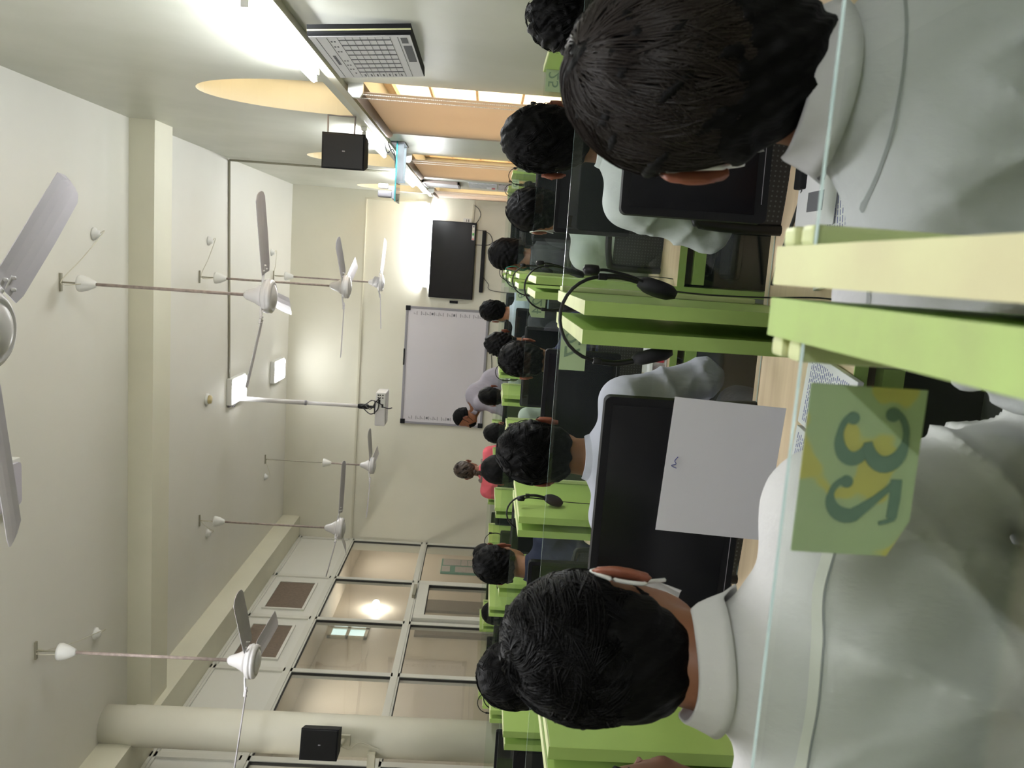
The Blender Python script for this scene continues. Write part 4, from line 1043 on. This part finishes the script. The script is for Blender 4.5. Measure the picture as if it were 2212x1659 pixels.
        d = np.maximum(d, (y_ - ho['front'] - (z_ - .06) * .6))
        inner = head_sdf(q) + .004
        return np.maximum(d, -inner) * hs
    P, Q = surfnet(hair_f, H - .16, H + .17, max(vox * .6, .0045)); hair_o = npmesh('hair', P, Q, M[hair], t)
    if strands:
        rs = np.random.RandomState(seed + 5); crown = np.array(ho.get('crown', (0, -.55, .83))); crown = crown / np.linalg.norm(crown)
        u = np.cross(crown, (1, 0, 0)); u /= np.linalg.norm(u); v = np.cross(crown, u)
        V, Fc = [], []; K = 8
        rad = np.array((ho['rx'], ho['ry'], ho['rz'])); base = 0
        Rh = None
        cyw, syw = math.cos(R(hyaw)), math.sin(R(hyaw)); cp_, sp_ = math.cos(R(hpitch)), math.sin(R(hpitch))
        for i in range(strands):
            if i % 9 == 0: g_th = math.acos(1 - rs.rand() * 1.6); g_ph = rs.rand() * 6.283; g_tw = rs.normal(.5, .9 * ho.get('tousle', 1)); g_lift = rs.uniform(.0, .05 * ho.get('tousle', 1)); g_ln = rs.uniform(*ho.get('len', (.25, .5)))
            th0 = min(2.3, abs(g_th + rs.normal(0, .035))); phi = g_ph + rs.normal(0, .035) / max(.15, math.sin(g_th)); ln = g_ln * rs.uniform(.8, 1.15); tw = g_tw; lift = g_lift * rs.uniform(.6, 1.1)
            pts = []; cl = rs.uniform(-.02, .02)
            for j in range(K):
                tt = j / (K - 1); th_ = th0 + ln * tt; f_ = phi + tw * tt * .5 / max(.35, math.sin(min(th_, 2.6)))
                d_ = math.cos(th_) * crown + math.sin(th_) * (math.cos(f_) * u + math.sin(f_) * v)
                pt = hc + d_ * rad * (1.0 + .012 + lift * math.sin(PI * min(1, tt * 1.0)) * .8 + cl * tt)
                pts.append(pt)
            pts = np.array(pts)
            if (np.abs(pts[:, 0]) > .070).any() and ((np.abs(pts[:, 1]) < .03) & (pts[:, 2] < .018) & (pts[:, 2] > -.05)).any(): continue
            if pts[:, 2].min() < ho['nape'] - .012 or (pts[:, 1].max() > .02 and pts[pts[:, 1].argmax(), 2] < ho['side'] + (pts[:, 1].max()) * 1.35): continue
            if pts[:, 1].max() > ho['front'] + .01 and pts[pts[:, 1].argmax(), 2] < .06: continue
            pts = pts * hs
            # head pitch then yaw back into the room
            y2 = pts[:, 1] * cp_ - pts[:, 2] * sp_; z2 = pts[:, 1] * sp_ + pts[:, 2] * cp_; x2 = pts[:, 0]
            x3 = x2 * cyw - y2 * syw; y3 = x2 * syw + y2 * cyw; pts = np.stack([x3, y3, z2], 1) + H
            r0 = rs.uniform(.0006, .0012) * ho.get('thick', 1.)
            for j in range(K):
                dd = pts[min(j + 1, K - 1)] - pts[max(j - 1, 0)]; dd /= np.linalg.norm(dd) + 1e-9
                nn = pts[j] - H; s1 = np.cross(dd, nn); s1 /= np.linalg.norm(s1) + 1e-9; s2 = np.cross(dd, s1); rr = r0 * (1 - .75 * j / (K - 1))
                for m_ in range(3): a_ = m_ * 2.0944; V.append(pts[j] + (s1 * math.cos(a_) + s2 * math.sin(a_)) * rr)
            for j in range(K - 1):
                for m_ in range(3):
                    a_ = base + j * 3 + m_; b_ = base + j * 3 + (m_ + 1) % 3; Fc.append((a_, b_, b_ + 3, a_ + 3))
            base += K * 3
        o = npmesh('hair_strands', np.array(V), np.array(Fc), M[ho.get('strand', 'strand')], hair_o)
    if legs:
        def tf(p):
            d = ell(p, A['pe'] + (0, 0, .0), (.170, .125, .12))
            for c in 'LR': d = smin(d, smin(cone(p, A['hip' + c], A['kn' + c], .088, .062), cone(p, A['kn' + c], A['an' + c], .064, .046), .03), .04)
            return d + fold(p) * .6
        l2 = np.minimum.reduce([A['pe'] - .22, A['anL'] - .1, A['anR'] - .1, A['knL'] - .1]); h2 = np.maximum.reduce([A['pe'] + .2, A['knR'] + .1, A['knL'] + .1])
        P, Q = surfnet(tf, l2, h2, max(vox, .014)); npmesh('trousers', P, Q, M[trousers], t)
        for c in 'LR':
            an, to = A['an' + c], A['to' + c]
            part('shoe', t, M['black'], lambda bm: (bmesh.ops.create_uvsphere(bm, u_segments=14, v_segments=8, radius=1, matrix=Matrix.Translation(Vector((an + to) / 2 + np.array((0, 0, -.02)))) @ Matrix.Rotation(math.atan2(-(to - an)[0], (to - an)[1]), 4, 'Z') @ Matrix.Diagonal((.045, .13, .045, 1)))), True)
    if mask:
        mk = M[mask]
        def hpt(v):
            v = Vector(v) * hs; m_ = Matrix.Rotation(R(hyaw), 3, 'Z') @ Matrix.Rotation(R(hpitch), 3, 'X'); return m_ @ v + Vector(H)
        def mf(bm):
            rows = []
            for i in range(9):
                a = R(32 + 116 * i / 8); row = []
                for z_ in (-.018, -.04, -.065, -.098): row.append(bm.verts.new(hpt((.060 * math.cos(a) * (1 - max(0, -z_ - .06) * 4), .045 + (.070 - max(0, -z_ - .07) * .5) * math.sin(a), z_))))
                rows.append(row)
            for r0_, r1_ in zip(rows, rows[1:]):
                for j in range(3): bm.faces.new((r0_[j], r0_[j + 1], r1_[j + 1], r1_[j]))
            bmesh.ops.solidify(bm, geom=bm.faces[:], thickness=.003)
        m_o = part('face_mask', t, mk, mf, True)
        for sx in (-1, 1):
            part('ear_loop', m_o, mk, lambda bm, sx=sx: tube(bm, [hpt((sx * .064, .062, -.030)), hpt((sx * .078, .030, .0)), hpt((sx * .083, .008, .022)), hpt((sx * .086, -.010, .016)), hpt((sx * .084, -.019, -.008)), hpt((sx * .080, -.012, -.036)), hpt((sx * .074, .012, -.046)), hpt((sx * .062, .055, -.072))], .0026, 6), True)
    return t, shirt_o, J

def office_chair():
    t = thing('office_chair', 'black mesh office chair', 'chair')
    def back(bm):
        n = 8
        for i in range(n):
            a0, a1 = -.21 + .42 * i / n, -.21 + .42 * (i + 1) / n
            y0, y1 = -.24 - .03 + .6 * a0 * a0, -.24 - .03 + .6 * a1 * a1
            prism(bm, [(a0, y0), (a1, y1), (a1, y1 + .008), (a0, y0 + .008)], 'Z', .56, .94)
    part('back_mesh', t, M['chairmesh'], back)
    part('back_frame', t, M['black'], lambda bm: tube(bm, [(-.21, -.245, .56), (-.215, -.245, .90), (-.18, -.25, .955), (0, -.27, .965), (.18, -.25, .955), (.215, -.245, .90), (.21, -.245, .56), (0, -.27, .54), (-.21, -.245, .56)], .013, 8), True)
    part('back_post', t, M['black'], lambda bm: tube(bm, [(0, -.28, .75), (0, -.30, .55), (0, -.24, .43), (0, -.05, .41)], .02, 8), True)
    part('seat', t, M['chair'], lambda bm: box(bm, -.23, .23, -.22, .22, .42, .47, 0, .02))
    part('gas_column', t, M['black'], lambda bm: cyl(bm, (0, 0, .09), (0, 0, .42), .028), True)
    for k in range(5):
        a = R(18 + 72 * k)
        l_ = part('base_leg', t, M['black'], lambda bm, a=a: cyl(bm, (0, 0, .10), (.27 * math.cos(a), .27 * math.sin(a), .065), .022, .014), True)
        part('castor', l_, M['black'], lambda bm, a=a: cyl(bm, (.27 * math.cos(a) - .015 * math.sin(a), .27 * math.sin(a) + .015 * math.cos(a), .03), (.27 * math.cos(a) + .015 * math.sin(a), .27 * math.sin(a) - .015 * math.cos(a), .03), .03), True)
    for s in (-1, 1):
        part('armrest', t, M['black'], lambda bm, s=s: (tube(bm, [(s * .22, -.05, .43), (s * .27, -.03, .50), (s * .27, 0, .585)], .013, 8), box(bm, s * .27 - .022, s * .27 + .022, -.14, .10, .585, .605, 0, .008)))
    return t
def chair_mesh_mat():
    m, n, l, b = new_mat('perforated_chair_mesh'); b.inputs['Roughness'].default_value = .6
    tc = n.new('ShaderNodeTexCoord'); vm = n.new('ShaderNodeVectorMath'); vm.operation = 'SCALE'; vm.inputs['Scale'].default_value = 90
    fr = n.new('ShaderNodeVectorMath'); fr.operation = 'FRACTION'; sb = n.new('ShaderNodeVectorMath'); sb.operation = 'SUBTRACT'; sb.inputs[1].default_value = (.5, .5, .5)
    mu = n.new('ShaderNodeVectorMath'); mu.operation = 'MULTIPLY'; mu.inputs[1].default_value = (1, 0, 1)
    ln = n.new('ShaderNodeVectorMath'); ln.operation = 'LENGTH'; ct = n.new('ShaderNodeMath'); ct.operation = 'LESS_THAN'; ct.inputs[1].default_value = .2
    mx = n.new('ShaderNodeMix'); mx.data_type = 'RGBA'; mx.inputs['A'].default_value = (.018, .018, .022, 1); mx.inputs['B'].default_value = (.07, .075, .08, 1)
    l.new(tc.outputs['Object'], vm.inputs[0]); l.new(vm.outputs[0], fr.inputs[0]); l.new(fr.outputs[0], sb.inputs[0]); l.new(sb.outputs[0], mu.inputs[0]); l.new(mu.outputs[0], ln.inputs[0])
    l.new(ln.outputs['Value'], ct.inputs[0]); l.new(ct.outputs[0], mx.inputs[0]); l.new(mx.outputs['Result'], b.inputs['Base Color'])
    return m
M['chairmesh'] = chair_mesh_mat()
ch0 = office_chair(); index_kids(ch0); CH = [0]
def seat_for(x, y, rz, label):
    if CH[0] == 0: ch0.location = (x, y, 0); ch0.rotation_euler = (0, 0, R(rz)); ch0['label'] = label; ch0['group'] = 'black office chairs'
    else: dup(ch0, (x, y, 0), R(rz), label, 'black office chairs')
    CH[0] += 1
def sit(label, px, py, y, chair=True, who='', **kw):
    p = atY(px, py, y)
    t, s, J = person(label, p.x, p.y, p.z, **kw)
    if chair: seat_for(p.x, p.y - .115, kw.get('yaw', 0), 'black mesh office chair of the ' + who)
    return t, s, J

# the two students nearest the camera
p = atY(1306, 1383, .88)
J = pose_sit(p.z, spread=1.06); J['nb'] = (0, -.05, p.z - .128); J['elR'] = (.232, -.015, p.z - .46); J['wrR'] = (.16, .27, .81); J['haR'] = (.14, .34, .80)
t1, s1, _ = person('nearest student on the left, black hair and off-white shirt, under the glass numbered 32', p.x, p.y, p.z, vox=.0062, shirt='shirt1', strands=8000, J=J, spread=1.06, mask='mask_w', hyaw=0, hpitch=-6, hs=.935, trousers='denim', seed=3, folds=.013, hopts=dict(rag=.002, nape=-.108, crown=(.1, -.5, .86), side=-.028, rx=.083, tousle=1.1, len=(.2, .4)))
seat_for(p.x - .03, p.y - .13, 0, 'black mesh office chair under the nearest student on the left')
p = atY(1486, 182, .80)
J = pose_sit(p.z, spread=1.08); J['H'] = (0, 0.0, p.z); J['nb'] = (-.005, -.045, p.z - .128)
t2, s2, _ = person('nearest student on the right, long dark brown hair and pale shirt, white ear loop', p.x, p.y, p.z, vox=.0062, shirt='shirt2', strands=9000, J=J, spread=1.08, mask='mask_w', hyaw=4, hpitch=-4, hs=.96, seed=8, folds=.019, hopts=dict(rx=.090, ry=.106, rz=.106, c=(0, -.018, .016), rag=.004, nape=-.120, bump=(.012, -.058, -.072, .052, .046, .052), side=-.030, crown=(.1, -.45, .88), strand='strand_b', thick=1.1, tousle=.5, len=(.45, .85)))
seat_for(p.x, p.y - .13, 0, 'black mesh office chair under the nearest student on the right')
# shirt seams laid on the backs
from mathutils.bvhtree import BVHTree
def seam(shirt_o, pts, wd, m, name='back_seam', lift=.0015):
    dg = bpy.context.evaluated_depsgraph_get(); me = shirt_o.data
    T = BVHTree.FromPolygons([v.co for v in me.vertices], [tuple(p_.vertices) for p_ in me.polygons])
    bm = BM(); prev = None
    for a in smooth_path([(x_, 0, z_) for x_, z_ in pts], 10):
        row = []
        for dz in (-wd, wd):
            h = T.ray_cast(Vector((a.x, -1, a.z + dz)), Vector((0, 1, 0)))
            if h[0] is None: row = None; break
            row.append(bm.verts.new(h[0] + Vector((0, -lift, 0))))
        if row and prev: bm.faces.new((prev[0], row[0], row[1], prev[1]))
        prev = row
    o = finish(name, bm, m, shirt_o, True); return o
bpy.context.view_layer.update()
z0 = t1.location
seam(s1, [(.20, 1.075), (.10, 1.082), (0, 1.086), (-.10, 1.084), (-.20, 1.075)], .0045, M['seam'])
seam(s2, [(-.21, 1.092), (-.10, 1.102), (0, 1.106), (.10, 1.102), (.21, 1.090)], .0011, M['seam_d'])
seam(s1, [(.20, 1.069), (.10, 1.076), (0, 1.080), (-.10, 1.078), (-.20, 1.069)], .0008, M['seam_d'])

# the rest of the class
sit('student with curly black hair at the window wall behind the nearest right hand student', 1240, 42, 2.25, who='curly haired student by the window wall', spread=.8, shirt='shirt3', strands=900, vox=.011, hopts=dict(rag=.008, rx=.088, thick=1.5, nape=-.095), seed=11, hs=1.0, chair=True)
sit('student with swept black hair in the second row, window seat', 1190, 305, 2.30, who='student with swept hair in the second row', spread=.9, shirt='shirt3', strands=1500, vox=.009, hopts=dict(rag=.003, rx=.086, nape=-.10, bump=(.0, -.02, .075, .05, .06, .05)), seed=12, hs=1.05, skin='skin2')
sit('student in a white shirt looking left in the third row, window seat', 1160, 458, 3.60, who='student looking left in the third row', shirt='shirt3', strands=700, vox=.010, hyaw=18, hs=1.08, hopts=dict(rag=.004, rx=.085), seed=13, mask='mask_w')
sit('student in dark clothes looking left in the fourth row, window seat', 1102, 553, 5.05, who='student with the teal mask in the fourth row', shirt='darkgrey', vox=.013, hyaw=35, hpitch=-12, hs=1.08, hopts=dict(rag=.004, rx=.084), seed=14, skin='skin2', mask='teal')
sit('student in a pale blue shirt and mask below the television corner', 1068, 674, 6.60, who='student in pale blue in the fifth row', shirt='blue', vox=.013, hyaw=28, hs=1.0, hopts=dict(rag=.006, rx=.084), seed=15, mask='mask_w')
sit('small dark haired student below the whiteboard, just beyond the student in the navy collar', 1086, 743, 5.35, who='small student below the whiteboard', shirt='darkgrey', vox=.013, hs=1.0, hopts=dict(rag=.007), seed=16)
sit('student in navy in the third row, second seat from the window', 1134, 775, 3.80, who='student in navy in the third row', shirt='navy', strands=900, vox=.010, hs=1.0, hpitch=-6, hopts=dict(rag=.004, rx=.084), seed=17, skin='skin2')
sit('student with round black hair in front of the bending teacher', 1063, 855, 8.05, who='student in front of the teacher', shirt='shirt3', vox=.013, hs=1.14, hopts=dict(rag=.002), seed=18)
sit('student in the fifth row between the teacher and the woman in pink', 1077, 935, 6.7, who='student between the teacher and the woman', shirt='shirt3', vox=.013, hs=1.04, hopts=dict(rag=.003), seed=19)
sit('student with round black hair directly in front of the woman in pink', 1082, 1013, 5.2, who='student in front of the woman in pink', shirt='darkgrey', vox=.013, hs=1.08, hopts=dict(rag=.002, rx=.087), seed=20, skin='skin2')
sit('student in a lavender shirt in the second row, centre of the picture', 1168, 975, 2.33, who='student in the lavender shirt', shirt='lav', strands=1800, vox=.009, hs=1.04, hopts=dict(rag=.003, rx=.087, nape=-.075), seed=21, hyaw=4, spread=1.02)
sit('student in a navy jumper in front of the notice board window', 1080, 1216, 3.86, who='student in the navy jumper', shirt='navy', strands=900, vox=.010, hs=1.08, hopts=dict(rag=.003, rx=.084, nape=-.06), seed=22)
sit('dark haired student mostly hidden behind the student in the navy jumper', 1054, 1196, 6.7, who='student hidden behind the navy jumper', shirt='darkgrey', vox=.014, hs=1.05, hopts=dict(rag=.002, rx=.086), seed=27)
sit('dark haired student half hidden behind the left block boards', 1074, 1322, 6.5, who='student behind the left block boards', shirt='darkgrey', vox=.014, hs=1.08, hopts=dict(rag=.002, rx=.088), seed=23)
sit('dark haired student partly hidden behind the nearest left hand head', 1124, 1452, 2.30, who='student behind the nearest left hand head', shirt='darkgrey', strands=1500, vox=.010, hs=1.05, hopts=dict(rag=.003, rx=.090), seed=24)
sit('student at the left picture edge of whom only an ear shows', 1402, 1768, 1.15, who='student at the left picture edge', shirt='shirt2', vox=.012, hs=1.0, hyaw=-8, seed=25, skin='skin2', hopts=dict(rx=.078))

# bending teacher
p = atY(1004, 903, 8.6)
J = dict(H=(0, 0, p.z), nb=(-.13, .02, p.z - .10), ch=(-.25, .0, p.z - .16), be=(-.42, -.02, p.z - .32), pe=(-.52, -.02, .95))
J.update(shL=(-.20, .15, p.z - .16), shR=(-.20, -.17, p.z - .14), elL=(-.13, .20, p.z - .42), elR=(-.15, -.20, p.z - .42), wrL=(-.0, .16, .95), wrR=(-.02, -.12, .95), haL=(.05, .14, .90), haR=(.04, -.10, .90))
for c, s in (('L', 1), ('R', -1)): J.update({'hip' + c: (-.52, s * .09, .88), 'kn' + c: (-.48, s * .10, .50), 'an' + c: (-.52, s * .10, .09), 'to' + c: (-.38, s * .10, .04)})
# figure is laid out facing +x, then turned to face left in the room
t, s, _ = person('teacher in a lilac grey shirt and black mask bending over the desks by the whiteboard', p.x, p.y, p.z, yaw=180, vox=.011, shirt='tgrey', J=J, hyaw=-78, hpitch=-22, hs=1.0, mask='matte', hopts=dict(rag=.004, side=.0, nape=-.05), seed=31, group='staff', collar=True)
# woman in pink
p = atY(1008, 1014, 8.2)
J = dict(H=(0, 0, p.z), nb=(0, -.045, p.z - .16), ch=(0, -.07, p.z - .33), be=(0, -.10, p.z - .50), pe=(0, -.12, .88))
for c, s in (('L', -1), ('R', 1)): J.update({'sh' + c: (s * .195, -.05, p.z - .225), 'el' + c: (s * .29, -.02, p.z - .45), 'wr' + c: (s * .20, .22, p.z - .56), 'ha' + c: (s * .18, .30, p.z - .58), 'hip' + c: (s * .09, -.12, .82), 'kn' + c: (s * .10, -.10, .46), 'an' + c: (s * .10, -.13, .09), 'to' + c: (s * .11, .0, .04)})
t, s, _ = person('woman in a coral pink kurta with tied brown hair, seen from behind', p.x, p.y, p.z, vox=.011, shirt='pink', hair='hair_b', J=J, hs=1.08, spread=1.2, collar=False, long_sleeve=False, hopts=dict(rag=.003, rx=.080, nape=-.07), seed=32, trousers='darkgrey', group='staff', strands=500)
H_ = p.z
part('plait', t, M['hair_b'], lambda bm: [bmesh.ops.create_uvsphere(bm, u_segments=12, v_segments=8, radius=1, matrix=Matrix.Translation((.006 * (-1) ** k, -.115 - .004 * k, H_ - .085 - .022 * k)) @ Matrix.Diagonal((.026 - .002 * k, .022 - .0015 * k, .020, 1))) for k in range(7)], True)
part('scarf', t, M['door_b'], lambda bm: tube(bm, [(-.10, -.02, H_ - .14), (-.09, -.09, H_ - .155), (0, -.115, H_ - .165), (.09, -.09, H_ - .155), (.11, -.02, H_ - .15)], .016, 10), True)
